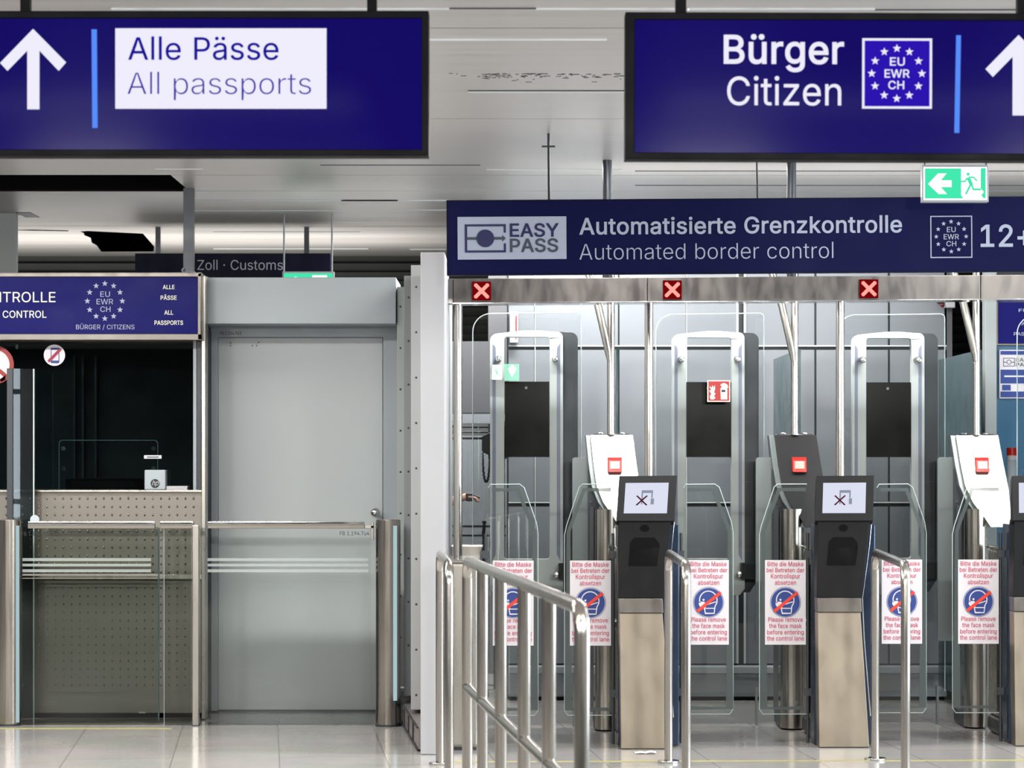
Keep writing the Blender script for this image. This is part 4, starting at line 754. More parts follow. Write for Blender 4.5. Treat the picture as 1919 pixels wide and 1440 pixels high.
for cx, cy in ((902.5, 545.5), (1260, 543.2), (1628.5, 541.3)):
    d = 13.8 + (cx - 850) * 0.00019 - 0.012; h = 17.5
    sgn = MB().pbox(cx - h, cx + h, cy - h, cy + h, d, 0.03).build('lane_signal', 'sig_red', t, label='square red signal with a lit cross')
    q, q2 = MB(), MB()
    for i in range(16):
        for j in range(16):
            u, v_ = (i - 7.5) / 7.5, (j - 7.5) / 7.5
            if min(abs(u - v_), abs(u + v_)) < 0.33 and max(abs(u), abs(v_)) < 0.95 and abs(u) + abs(v_) < 1.82:
                q.face(rect(cx + u * 15 - 0.72, cx + u * 15 + 0.72, cy + v_ * 15 - 0.62, cy + v_ * 15 + 0.62), d - 0.003)
    for s_ in (1, -1): q2.face(stroke([(cx - 12.4, cy - 12.4 * s_), (cx + 12.4, cy + 12.4 * s_)], 6.4), d - 0.0015 - 0.0003 * s_)
    q2.build('cross', 'sig_dot', sgn); q.build('lit_dot', 'sig_core', sgn)
for k in range(3):
    d = 13.84 + LY * k; x = X(857.5, 13.8) + LX * k - (0.012 if k else 0)
    MB().cyl((x, d + 0.03, 1.0 if k == 0 else 1.03), (x, d + 0.03, Z(560 - 2 * k, d)), 0.0238, n=24).build('post', 'tube', t)
for px, k in ((1138.5, 0), (1485, 1)):
    d = 13.86 + LY * k
    MB().cyl((X(px, d), d + 0.05, Z(520, d)), (X(px, d), d + 0.05, CEIL), 0.0255, n=20).build('ceiling_post', 'tube_dark', t)

# ---- lane side boxes (leaf drives)
def sidebox(k, lab):
    o = Vector((LX * k, LY * k, 0))
    t = thing('gate_drive_box', lab, 'gate box', o + Vector((0.70, 14.1, 0)) if k >= 0 else Vector((-0.26, 13.8, 0)), 'steel gate drive boxes')
    if k < 0:
        MB().box(-0.338, -0.18, 13.40, 14.30, 0.012, 0.985).build('body', 'steel', t, 0.02, 3)
        q = MB().prism([(-0.338, 0.985), (-0.18, 0.985), (-0.16, 1.05), (-0.3405, 1.05)], 14.05, 14.30); q.build('upper_step', 'steel', t, 0.006)
        MB().box(-0.3405, -0.166, 13.39, 14.06, 0.985, 0.999).build('top_plate', 'chrome', t, 0.005)
        MB().box(-0.33, -0.19, 13.42, 14.28, 0, 0.012).build('foot', 'darkmetal', t)
        MB().box(-0.181, -0.172, 13.47, 13.62, 0.30, 0.85).build('side_slot', 'deepblack', t)
    else:
        MB().box(0.575 + o.x, 0.83 + o.x, 13.80 + o.y, 14.27 + o.y, 0.10, 1.03).build('body', 'steel', t, 0.02, 3)
        MB().box(0.565 + o.x, 0.84 + o.x, 13.79 + o.y, 14.28 + o.y, 1.03, 1.045).build('top_plate', 'chrome', t, 0.005)
        MB().box(0.57 + o.x, 0.82 + o.x, 13.80 + o.y, 14.28 + o.y, 0.0, 0.10).build('base', 'darkmetal', t, 0.03, 3)
        MB().box(0.569 + o.x, 0.577 + o.x, 13.90 + o.y, 13.97 + o.y, 0.14, 0.95).build('side_slot', 'deepblack', t)
        q = MB().cyl((0.574 + o.x, 14.05 + o.y, 0.62), (0.562 + o.x, 14.05 + o.y, 0.62), 0.03, n=16); q.build('sensor', 'chrome', t)
    return t
sidebox(-1, 'slim free steel box with a round post on top left of the first gate lane')
sidebox(0, 'steel gate box behind the first ticket-screen stand, under the beam')
sidebox(1, 'steel gate box behind the second ticket-screen stand, under the beam')
sidebox(2, 'steel gate box right of the third gate lane, behind the cut-off stand')

# ---- swing leaves of the first lane, then copies
def gate_leaf(side, lab):
    d = 13.70
    if side == 'l':
        out = [(915, 915), (919, 908.5), (974, 908), (982, 914), (1005, 980), (1008, 1000), (1008, 1332), (1002, 1341), (915, 1341)]
        st = [(922, 918.5), (970.5, 918.5), (1001.5, 997), (1001.5, 1330), (922, 1330)]
        nx0, nx1 = 923.5, 1000
    else:
        out = [(1147, 908), (1092, 908), (1086, 913), (1062, 985), (1058, 1003), (1058, 1332), (1064, 1341), (1147, 1341)]
        st = [(1145, 918), (1094.5, 918), (1065.5, 997), (1065.5, 1330), (1142, 1330)]
        nx0, nx1 = 1068, 1145
    o = P((out[0][0]), 1341, d); o.z = 0
    t = thing('gate_leaf', lab, 'gate leaf', o, 'glass swing leaves of the gate lanes')
    pane = MB().pprism(out, d, 0.010).build('glass_pane', 'glass', t)
    xs = [p for p in out]; cx_ = sum(p[0] for p in xs) / len(xs); cy_ = sum(p[1] for p in xs) / len(xs)
    e = MB().tube([P(a, c, d + 0.005) for a, c in out], 0.0026, 6, False); e.build('polished_edge', 'edge', t)
    MB().face(stroke(st, 7.2), d - 0.001).build('edge_marking', 'film_grey', t)
    nt_ = MB().face(rect(nx0, nx1, 1051, 1210.5), d - 0.003).build('mask_notice', 'paper', t, label='white notice asking to remove the face mask')
    q = MB(); c0 = (nx0 + nx1) / 2; e = d - 0.005
    for row, (s_, w_, y) in enumerate((('Bitte die Maske', 68, 1062.5), ('bei Betreten der', 71, 1074), ('Kontrollspur', 55, 1085.5), ('absetzen', 40, 1097.5), ('Please remove', 65, 1167.2), ('the face mask', 61.5, 1179), ('before entering', 69, 1191), ('the control lane', 70, 1202.7))):
        if row == 4: q.build('notice_print', 'print_red', nt_); q = MB()
        text(q, s_, c0 - w_ / 2, c0 + w_ / 2, y, 8.2, e, 8)
    q.build('notice_print', 'print_red', nt_)
    cy = 1130.5
    q = MB().face(circ(c0, cy, 29, 40), e, [circ(c0, cy, 28.2, 40)]).face(circ(c0, cy, 27, 40), e); q.build('blue_disc', 'print_blue', nt_)
    q = MB(); e2 = e - 0.0012
    q.face(stroke([(c0 - 16, cy + 1)] + [(c0 + 16.5 * math.cos(a) - 0.5, cy - 4 - 17 * math.sin(a)) for a in [PI * (1 - i / 12) for i in range(13)]] + [(c0 + 15.5, cy + 1), (c0 + 12, cy + 8), (c0 + 10.5, cy + 21), (c0 - 6, cy + 21), (c0 - 8, cy + 11)], 2.0), e2)
    q.face([(c0 - 18, cy - 1), (c0 - 8, cy - 1), (c0 - 5, cy + 4), (c0 - 6, cy + 11), (c0 - 14, cy + 11), (c0 - 18.5, cy + 5)], e2)
    q.face(circ(c0 - 9.5, cy - 4.5, 2, 12), e2); q.face(stroke([(c0 - 4, cy + 5), (c0 + 14, cy - 1)], 1.8), e2 - 0.0004)
    q.face(stroke([(c0 - 7, cy + 11.5), (c0 + 11, cy + 11.5)], 1.8), e2 - 0.0004)
    q.build('mask_figure', 'paper', nt_)
    MB().face(stroke([(c0 - 21.5, cy + 17.5), (c0 + 23, cy - 18.5)], 6.0), e2 - 0.001).build('red_slash', 'slash_red', nt_)
    hx = 910 if side == 'l' else 1149
    q = MB()
    for y in (1040, 1300): q.box(X(hx - 6, d), X(hx + 6, d), d - 0.006, d + 0.018, Z(y + 7, d), Z(y - 7, d))
    q.cyl((X(hx, d), d + 0.005, 0), (X(hx, d), d + 0.005, Z(1000, d)), 0.008, n=12)
    q.build('hinge', 'darkmetal', t)
    return t
words = ['first', 'second', 'third']
a = gate_leaf('l', 'left glass leaf of the first gate lane, partly behind the slanting railing')
c = gate_leaf('r', 'right glass leaf of the first gate lane, crossed by the end of the railing')
for k, (la, lb) in enumerate([('left glass leaf of the second gate lane, partly behind the low hoop rail', 'right glass leaf of the second gate lane, its notice fully in view'),
                             ('left glass leaf of the third gate lane, its notice crossed by a steel tube', 'right glass leaf of the third gate lane, in front of the bright console')]):
    copy_tree(a, None, (LX * (k + 1), LY * (k + 1), 0), la); copy_tree(c, None, (LX * (k + 1), LY * (k + 1), 0), lb)

# ---- consoles with red button
def console(lab, yaw=0.0):
    t = thing('gate_console', lab, 'console', (X(1138, 14.34), 14.45, 0), 'gate consoles with red buttons')
    d0 = 14.34
    # column
    r = 22.5 * d0 / F
    MB().cyl((X(1138, d0), d0 + r, 0.01), (X(1138, d0), d0 + r, Z(955, d0)), r, n=40).build('column', 'cyl', t)
    q = MB().box(X(1115, d0), X(1160, d0), d0 + r, d0 + r + 0.34, 0.0, 0.10); q.build('base', 'darkmetal', t, 0.02)
    q = MB().box(X(1106, d0), X(1114, d0), d0 + 0.12, d0 + 0.17, 0.1, Z(950, d0)); q.build('seal_strip', 'darkmetal', t)
    # head: tilted front plate, wider at the top
    out = [(1106.5, 815.5), (1186, 815.5), (1193, 870), (1200, 918), (1202, 990), (1162, 990), (1151, 972), (1130, 942), (1118, 912), (1112, 870)]
    dep = lambda y: d0 - 0.02 + (990 - y) * 0.00125
    fr_ = [P(px, y, dep(y)) for px, y in out]
    bk_ = [v + Vector((0, 0.03, 0)) for v in fr_]
    def plate(front, back):
        mb = MB(); n_ = len(front)
        tris = tessellate_polygon([[Vector((v.x, v.z, 0)) for v in front]])
        mb.add(front + back, [tuple(x) for x in tris] + [tuple(i + n_ for i in x) for x in tris] + [(i, (i + 1) % n_, n_ + (i + 1) % n_, n_ + i) for i in range(n_)])
        return mb
    plate(fr_, bk_).build('front_plate', 'facesteel', t, 0.002)
    sh_ = [v + Vector((-0.028 if v.x < 0.62 else -0.006, 0.031, 0)) for v in fr_]
    bk2 = [Vector((v.x, d0 + 0.32, v.z)) for v in sh_]
    plate(sh_, bk2).build('head_shell', 'greywing', t, 0.003)
    q = MB().box(fr_[0].x + 0.02, fr_[1].x - 0.02, fr_[0].y + 0.02, d0 + 0.32, fr_[0].z + 0.0, fr_[0].z + 0.006); q.build('head_cap', 'chrome', t)
    q = MB()
    for px in (1126, 1166): q.ball((X(px, 14.6), 14.63, fr_[0].z + 0.01), 0.014, 10, (1.4, 1, 0.5))
    q.build('cap_bolt', 'chrome', t)
    # red button block
    sl = 0.00125
    def fp(px, y, o_): v = P(px, y, dep(y)); return v + Vector((0, -o_, -o_ * 0.35))
    q = MB().hexa([fp(1138, 884, 0.0), fp(1166, 884, 0.0), fp(1166, 857, 0.0), fp(1138, 857, 0.0)], [fp(1140, 882, 0.028), fp(1164, 882, 0.028), fp(1164, 860, 0.028), fp(1140, 860, 0.028)])
    bt = q.build('emergency_button', 'button_red', t, 0.002, label='square red emergency button')
    q = MB().hexa([fp(1142.5, 876, 0.029), fp(1161, 876, 0.029), fp(1161, 861.5, 0.029), fp(1142.5, 861.5, 0.029)], [fp(1143.5, 875, 0.033), fp(1160, 875, 0.033), fp(1160, 862, 0.033), fp(1143.5, 862, 0.033)])
    q.build('button_window', 'button_glass', bt)
    # wing panel left of the head
    q = MB().pprism(arc(1078, 863, 5.5, 180, 270, 5) + [(1106, 857.5), (1106, 1205), (1072.5, 1205)], d0 + 0.22, 0.03); wg_ = q.build('wing_panel', 'greywing', t, 0.002)
    q = MB()
    for y in (941, 972): q.cyl(P(1107, y, d0 + 0.2), P(1107, y, d0 + 0.18), 0.006, n=10)
    q.build('screw', 'chrome', wg_)
    q = MB().box(X(1104, d0), X(1125, d0), d0 + 0.19, d0 + 0.3, Z(1190, d0), Z(880, d0)); q.build('wing_bracket', 'darkmetal', t)
    # tube up to the beam and the swung side tube joining it
    x = X(1145, d0 + 0.2); y = d0 + 0.2
    MB().cyl((x, y, Z(815, d0 + 0.2)), (x, y, Z(505, d0 + 0.2)), 0.0215, n=20).build('riser_tube', 'tube', t)
    pts = [(1098, 497), (1109, 532), (1119, 566), (1127, 600), (1134, 632), (1139.5, 660), (1141.5, 676)]
    q = MB().tube([P(a_, b_, d0 + 0.17) for a_, b_ in pts], [0.022, 0.022, 0.022, 0.022, 0.0215, 0.019, 0.012], 16); q.build('side_tube', 'steel', t)
    q = MB().box(X(1154, 14.7), X(1157.5, 14.7), 14.62, 16.05, 0.1, Z(655, 14.7)); q.build('side_glass', 'edge_dark', t)
    return t
cons = console('bright steel console with red button above the first gate lane stand')
c2 = copy_tree(cons, None, (LX, LY, 0), 'dark-looking steel console with red button beside the second gate lane')
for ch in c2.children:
    if ch.name.startswith('front_plate'): ch.data = ch.data.copy(); ch.data.materials[0] = M['darkplate']  # only the second console's plate gets a darker material
c3 = copy_tree(cons, None, (2 * LX, 2 * LY, 0), 'bright steel console with red button at the right, beside the red-capped bottle')

# ---- camera panels: big rounded glass with the white camera frame behind it
def camera_panel(lab):
    d = 14.62
    t = thing('camera_panel', lab, 'camera panel', (X(988, d), d, 0), 'face camera panels of the gate lanes')
    out = arc(920, 622, 34, 180, 270, 8) + arc(1081, 594, 8, 270, 360, 5) + [(1089, 1300)] + [(886, 1300)]
    MB().pprism(out, d, 0.010).build('glass_pane', 'glass_big', t)
    MB().tube([P(a_, c_, d + 0.005) for a_, c_ in out + out[:1]], 0.003, 6, False).build('polished_edge', 'edge', t)
    for px in (900, 1075): MB().box(X(px - 2, d), X(px + 2, d), d - 0.01, d + 0.02, 0.0, Z(1290, d)).build('floor_clamp', 'greywing', t)
    fd = d + 0.10
    outer = [(918, 650)] + arc(933, 640, 15, 190, 255, 5) + [(955, 622.5), (985, 619.5), (1010, 619.5), (1036, 622)] + arc(1044, 633, 11, 285, 360, 5) + [(1055.5, 1105), (1046, 1117), (930, 1117), (919, 1105)]
    inner = rrect(945, 1030, 632, 1048, 5)
    MB().pprism(outer, fd, 0.05, [inner]).build('camera_frame', 'whiteframe', t, 0.003)
    sh_o = [(932, 655)] + arc(945, 640, 13, 190, 260, 4) + [(990, 623), (1050, 622), (1062, 623)] + arc(1069, 637, 14, 275, 360, 6) + [(1083, 1085), (1066, 1112), (935, 1112)]
    MB().pprism(sh_o, fd + 0.055, 0.05, [rrect(943, 1032, 631, 1050, 5)]).build('back_shell', 'darkmetal', t, 0.004)
    q = MB()
    for l in ([(923, 645), (928, 650), (929, 655), (929, 1040), (922.5, 1052)], [(1050, 643), (1044, 652), (1043.5, 660), (1043.5, 1040), (1050, 1052)]):
        q.face(l, fd - 0.001)
    q.build('grey_inlay', 'lilac', t)
    sc = MB().pbox(946, 1029.5, 715.5, 857, fd + 0.01, 0.03).build('camera_window', 'blackgloss', t)
    q = MB().cyl(P(986, 727, fd + 0.008), P(986, 727, fd + 0.014), 0.0085, n=14); q.build('camera_lens', 'chrome', sc)
    for px, y in ((934, 673), (1040, 673), (1043, 1078)):
        q = MB().cyl(P(px, y, d - 0.012), P(px, y, d + 0.1), 0.017, n=20); q.ball(P(px, y, d - 0.012), 0.0175, 14, (1, 0.45, 1)); q.build('glass_fixing', 'chrome', t)
    q = MB().box(X(1047, d), X(1078, d), d + 0.01, d + 0.14, Z(1087, d), Z(1057, d)); q.build('hinge_block', 'joint', t, 0.003)
    return t
cam = camera_panel('tall glass camera panel with white frame in the first gate lane')
copy_tree(cam, None, (LX, LY, 0), 'tall glass camera panel with white frame in the second gate lane, behind the reflected sign')
copy_tree(cam, None, (2 * LX, 2 * LY, 0), 'tall glass camera panel with white frame in the third gate lane')
copy_tree(cam, None, (3 * LX, 3 * LY, 0), 'edge of a glass camera panel at the right picture edge, over the blue booth')
# reflections of signs, drawn as flat shapes on the camera glass
d = 14.60
t = thing('escape_sign_reflection', 'pale green reflection of an escape route sign drawn on the first lane glass', 'sign', P(946, 713, d))
MB().face(rect(945, 973, 682.5, 714), d).build('green_field', 'sign_green', t)
q = MB().face([(951.5, 692), (955.5, 687), (957.5, 690), (957.5, 684), (963, 684), (963, 690), (966, 687), (968, 692), (959.5, 708)], d - 0.002); q.build('arrow', 'sign_paper', t)
q = MB().face(rect(922, 940.5, 684, 712), d); q.build('white_field', 'sign_paper', t)
runner(MB(), 923, 686, 2.5, d - 0.002).build('running_figure', 'sign_green', t)
d = 14.60 + LY
t = thing('fire_sign_reflection', 'red reflection of a fire extinguisher sign drawn on the second lane glass', 'sign', P(1347, 754, d))
MB().pbox(1325.5, 1368.5, 713, 753.5, d, 0.004).build('sign_border', 'sign_cream', t)
MB().face(rect(1327.5, 1366.5, 715, 751.5), d - 0.001).build('red_field', 'sign_red', t)
q = MB().face([(1351, 749), (1350, 729), (1353, 724), (1350, 723), (1351, 720), (1357, 718), (1363, 721), (1365, 727), (1363, 728), (1360, 724), (1363, 730), (1363, 749)], d - 0.003)
q.face([(1332, 749), (1330, 744), (1333, 738), (1329, 733), (1333, 731), (1329, 724), (1334, 727), (1335, 722), (1337, 727), (1340, 722), (1340, 730), (1338, 736), (1341, 738), (1338, 743), (1341, 746), (1337, 749)], d - 0.003)
q.build('extinguisher_and_flames', 'sign_cream', t)
MB().face(rect(1352, 1359.5, 731, 735), d - 0.005).build('label_patch', 'ink', t)

# ---- ticket-screen stands (self-service readers)
def kiosk(lab):
    d = 13.46
    t = thing('passport_kiosk', lab, 'kiosk', (X(1210, d), d + 0.12, 0), 'passport reader kiosks')
    TL, TR, BR, BL = P(1160.5, 892, d + 0.06), P(1269, 891, d + 0.06), P(1264, 977, d - 0.05), P(1155, 977, d - 0.05)
    nrm = (TR - TL).cross(BL - TL).normalized()
    if nrm.y < 0: nrm = -nrm
    th = nrm * 0.055
    MB().hexa([BL, BR, TR, TL], [BL + th, BR + th, TR + th, TL + th]).build('screen_housing', 'black', t, 0.004)
    def on(u, v_, o_=0.0):
        a_ = TL.lerp(TR, u); b_ = BL.lerp(BR, u); return a_.lerp(b_, v_) - nrm * o_
    def quad(l, o_): 
        mb = MB(); tr_ = tessellate_polygon([[Vector((u, v_, 0)) for u, v_ in l]])
        return mb.add([on(u, v_, o_) for u, v_ in l], [tuple(x) for x in tr_])
    sc = quad(rect(0.118, 0.862, 0.165, 0.835), 0.0015).build('screen', 'screen', t)
    q = quad([(0.405, 0.64), (0.405, 0.33), (0.60, 0.33), (0.60, 0.50), (0.575, 0.50), (0.575, 0.39), (0.43, 0.39), (0.43, 0.64)], 0.0022); q.v += quad(rect(0.57, 0.625, 0.51, 0.64), 0.0022).v
    n0 = len(q.v) - 4; q.f += [[n0, n0 + 1, n0 + 2], [n0, n0 + 2, n0 + 3]]; q.s += [False, False]
    q.build('gate_icon', 'icon_grey', sc)
    for l in ([(0.325, 0.45), (0.505, 0.66)], [(0.505, 0.45), (0.325, 0.66)]):
        quad(stroke(l, 0.028), 0.003 if l[0][0] < 0.4 else 0.0034).build('cross_bar', 'icon_red', sc)
    # black middle section, narrowing downwards
    dep = lambda y: d - 0.035 + (y - 977) * 0.0001
    def slab(l, back, name, mat, bev=0.003, label=None):
        fr_ = [P(px, y, dep(y)) for px, y in l]; bk_ = [Vector((v.x, d + back, v.z)) for v in fr_]
        n_ = len(l); tr_ = tessellate_polygon([[Vector((v.x, v.z, 0)) for v in fr_]])
        return MB().add(fr_ + bk_, [tuple(x) for x in tr_] + [tuple(i + n_ for i in x) for x in tr_] + [(i, (i + 1) % n_, n_ + (i + 1) % n_, n_ + i) for i in range(n_)]).build(name, mat, t, bev)
    mid = slab([(1160, 976), (1258, 976), (1253, 1027), (1243, 1122), (1158.5, 1122), (1159.5, 1050)], 0.10, 'reader_section', 'black')
    q = MB().face([(1180, 1030), (1181, 1017), (1189, 1008), (1226, 1008), (1235, 1018), (1236, 1026)], dep(1008) - 0.003); q.build('card_slot', 'deepblack', mid)
    MB().pprism([(1180, 1030), (1236, 1026), (1231, 1061), (1178, 1061)], dep(1045) - 0.004, 0.004).build('slot_tray', 'blackgloss', mid)
    q = MB().face([(1208 + 8.5 * math.cos(i * PI / 12), 990.5 + 6.5 * math.sin(i * PI / 12)) for i in range(24)], dep(990) - 0.003); q.build('sensor_window', 'deepblack', mid)
    slab([(1159, 1122.5), (1242, 1122.5), (1243.5, 1149), (1160, 1149)], 0.1, 'pedestal_collar', 'beamsteel', 0.003)
    dep = lambda y: d + 0.0 - max(0, y - 1149) * 0.00002
    slab([(1160.5, 1149.5), (1241.5, 1149.5), (1247, 1230), (1258, 1404), (1163.5, 1404)], 0.12, 'pedestal', 'warmsteel', 0.004)
    q = MB().box(X(1160, d), X(1275, d), d + 0.121, d + 0.30, 0.008, Z(985, d)); q.build('side_skin', 'bluelit_dark', t, 0.004)
    q = MB().tube([P(1263, 979, d + 0.03), P(1258.5, 1027, d + 0.03), P(1246, 1122, d + 0.03), P(1250, 1200, d + 0.05), P(1262, 1345, d + 0.06)], 0.0035, 8); q.build('edge_trim', 'chrome', t)
    MB().box(X(1166, d), X(1256, d), d + 0.01, d + 0.28, 0.0, 0.010).build('foot', 'darkmetal', t)
    return t
M['bluelit_dark'] = solid('side_skin_blue_reflection', srgb(56, 72, 96), 0.16, 0.6, 0.03)  # the side's blue reflection is put into its colour
kk = kiosk('black screen stand on a steel pedestal in front of the first console')
copy_tree(kk, None, (LX, LY, 0), 'black screen stand on a steel pedestal in front of the dark console')
copy_tree(kk, None, (2 * LX, 2 * LY, 0), 'black screen stand cut off by the right picture edge')

# ---- guide rails
def hoop(x0, bot, x1, s1, lab, d1=None):
    d0 = EYE * F / (bot - HY); d1 = s1
    r = 0.0212; xa, xb = X(x0, d0), X(x1, d1); zt = 1.052
    t = thing('guide_hoop', lab, 'guide rail', (xa, d0, 0), 'steel guide hoops before the lanes')
    a_, b_ = Vector((xa, d0, 0)), Vector((xb, d1, 0)); u = (b_ - a_).normalized(); R = 0.09
    pts = [a_ + Vector((0, 0, 0.01)), a_ + Vector((0, 0, zt - R))]
    for i in range(1, 7):
        g_ = PI / 2 * i / 6; pts.append(a_ + u * (R - R * math.cos(g_)) + Vector((0, 0, zt - R + R * math.sin(g_))))
    for i in range(0, 7):
        g_ = PI / 2 * i / 6; pts.append(b_ - u * (R - R * math.sin(g_)) + Vector((0, 0, zt - R + R * math.cos(g_))))
    pts += [b_ + Vector((0, 0, 0.01))]
    MB().tube(pts, r, 24).build('rail', 'tube', t)
    for p in (a_, b_): MB().cyl(p, p + Vector((0, 0, 0.012)), 0.055, n=28).build('floor_flange', 'chrome', t, 0.002)
    return t
hoop(824.5, 1433, 841.5, 11.5, 'steel guide hoop right of the white wall end')
hoop(1253, 1430, 1286, 11.4, 'steel guide hoop in front of the first screen stand')
hoop(1640, 1425, 1697, 11.4, 'steel guide hoop in front of the second screen stand')
# long slanting railing towards the viewer
t = thing('railing', 'long steel railing with six uprights slanting towards the viewer', 'railing', (0.0, 8.6, 0))
a_, b_ = Vector((X(876, 10.15), 10.15, 0)), Vector((X(1090, 6.85), 6.85, 0)); u = (b_ - a_); u.normalize()
zt, zm, R, r = 1.115, 0.615, 0.07, 0.0212
pts = [a_ + Vector((0, 0, 0.0)), a_ + Vector((0, 0, zt - R))]
for i in range(1, 7): g_ = PI / 2 * i / 6; pts.append(a_ + u * (R - R * math.cos(g_)) + Vector((0, 0, zt - R + R * math.sin(g_))))
for i in range(0, 7): g_ = PI / 2 * i / 6; pts.append(b_ - u * (R - R * math.sin(g_)) + Vector((0, 0, zt - R + R * math.cos(g_))))
pts.append(b_ + Vector((0, 0, 0.0)))
MB().tube(pts, r, 28).build('top_rail', 'tube', t)
MB().tube([a_ + Vector((0, 0, zm)), b_ + Vector((0, 0, zm))], r * 0.95, 24).build('middle_rail', 'tube', t)
for px in (904, 938.5, 982, 1028.5):
    lo_, hi_ = 0.0, 1.0                    # find the point of the rail that shows at this pixel column
    for _ in range(40):
        f_ = (lo_ + hi_) / 2; p = a_.lerp(b_, f_)
        if CX + p.x * F / p.y < px: lo_ = f_
        else: hi_ = f_
    p = a_.lerp(b_, lo_)
    MB().cyl(p, p + Vector((0, 0, zt - 0.006)), r, n=28).build('upright', 'tube', t)

# ---- small things
t = tag(MB().box(X(-300, 14.5), X(322, 14.5), 14.50, 14.53, 0.0003, 0.0022).build('floor_tape', 'yellow'), 'yellow tape line on the floor in front of the booth barrier', 'tape', 'yellow floor tapes')
q = MB(); d = 12.87
q.add([(X(852, d), d, 0.0003), (X(1960, d), d + 0.08, 0.0003), (X(1960, d), d + 0.105, 0.0003), (X(852, d), d + 0.025, 0.0003), (X(852, d), d, 0.0022), (X(1960, d), d + 0.08, 0.0022), (X(1960, d), d + 0.105, 0.0022), (X(852, d), d + 0.025, 0.0022)], [(0, 1, 2, 3), (4, 5, 6, 7), (0, 1, 5, 4), (2, 3, 7, 6), (0, 3, 7, 4), (1, 2, 6, 5)])
tag(q.build('floor_tape', 'yellow'), 'yellow tape line on the floor in front of the gate lanes', 'tape', 'yellow floor tapes')
q = MB(); d = 13.30; g0 = []
for j in range(4):
    for i in range(9): g0.append((X(1189 + i * 5, d), d - 0.06 + j * 0.03, 0.002 + 0.007 * abs(math.sin(i * 0.8 + j)) * (i / 8.0 + 0.2)))
q.add(g0, [(j * 9 + i, j * 9 + i + 1, (j + 1) * 9 + i + 1, (j + 1) * 9 + i) for j in range(3) for i in range(8)], True)
tag(q.build('paper_scrap', 'paper'), 'crumpled white paper scrap on the floor at the foot of the first screen stand', 'paper')
d = 13.05; q = MB().add([(X(1655 + a_, d), d + c_, 0.003) for a_, c_ in ((0, -0.02), (9, -0.04), (11, 0.0), (3, 0.02))] , [(0, 1, 2, 3)])
# sanitiser bottle on a shelf at the right
d = 15.25
t = thing('spray_bottle', 'clear plastic bottle with a red cap beside the right console', 'bottle', P(1896, 925, d))
x = X(1896.5, d); r = 10 * d / F
MB().cyl((x, d, Z(935, d)), (x, d, Z(862, d)), r, n=24).build('body', 'bottle', t)
MB().cyl((x, d, Z(862, d)), (x, d, Z(854, d)), r, n=24).build('collar', 'paper', t)
MB().cyl((x, d, Z(854, d)), (x, d, Z(839.5, d)), r * 0.98, n=24).build('cap', 'button_red', t)
t = thing('shelf_stand', 'grey steel stand carrying the red-capped bottle behind the right console', 'stand', (x, d, 0))
MB().box(x - 0.05, x + 0.12, d - 0.08, d + 0.1, Z(950, d), Z(936, d)).build('shelf', 'plasticgrey', t, 0.005)
MB().box(x + 0.0, x + 0.06, d - 0.03, d + 0.03, 0, Z(950, d)).build('post', 'plasticgrey', t, 0.004)

# ---- second booth at the right, behind the lanes
d = 15.9
t = thing('far_booth', 'second booth at the right edge with a blue sign and pale blue glass', 'booth', (X(1900, d), d, 0))
MB().pbox(1846, 1868, 500, 1330, d - 0.02, 0.1).build('corner_post', 'colgrey', t, 0.004)
MB().pbox(1866, 2100, 566, 648, d, 0.1).build('sign_frame', 'beamsteel', t, 0.003)
MB().pbox(1871, 2100, 567, 644, d - 0.01, 0.02).build('sign_face', 'booth_blue', t)
letter(t, 'lettering', 'pale', 'FÜR', 1909, 1936, 585, 6, d - 0.013, 6); letter(t, 'lettering', 'pale', 'ALLE', 1914, 1940, 610, 6, d - 0.013, 6); letter(t, 'lettering', 'pale', 'PASSPORTS', 1900, 1962, 629, 6, d - 0.013, 6)
MB().pbox(1868, 2100, 648, 1060, d + 0.02, 0.02).build('window_glass', 'bluelit', t)
MB().pbox(1868, 2100, 1060, 1330, d, 0.1).build('counter_front', 'panelsteel', t)
ps = MB().pbox(1873, 2010, 656, 747, d - 0.004, 0.006).build('poster', 'paper', t, label='blue and white information poster')
q = MB().face(rect(1875, 2008, 658, 665), d - 0.006).face(rect(1875, 2008, 693, 719), d - 0.006).face(rect(1878, 1894, 721.5, 732), d - 0.006).face(rect(1875, 2008, 734, 745), d - 0.006); q.build('blue_band', 'print_blue', ps)
q = MB().face(rect(1880, 1902, 671, 687), d - 0.006, [rect(1881.2, 1900.8, 672.2, 685.8)]).face(circ(1891, 679, 4.6), d - 0.0065, [circ(1891, 679, 3.4)]).face(rect(1881, 1886.5, 678.4, 679.8), d - 0.006).face(rect(1895.5, 1901, 678.4, 679.8), d - 0.006)
text(q, 'EASY', 1904, 1935, 678, 7, d - 0.006, 6); text(q, 'PASS', 1904, 1934, 687, 7, d - 0.006, 6); q.build('poster_print', 'slate', ps)
MB().face(rect(1882, 1935, 704, 707), d - 0.008).build('white_line', 'paper', ps)
# small alarm lamp hung in the passage
t = thing('alarm_lamp', 'small red lamp with a white box under the ceiling at the dark passage', 'lamp', P(1768, 575, 16.2))
MB().ball(P(1766, 572, 16.2), 0.014, 12).build('red_lens', 'lens_red', t)
MB().pbox(1772, 1790, 565, 577, 16.2, 0.06).build('box', 'whitepaint', t, 0.003)
MB().pbox(1760, 1790, 556, 566, 16.2, 0.1).build('bracket', 'darkmetal', t)

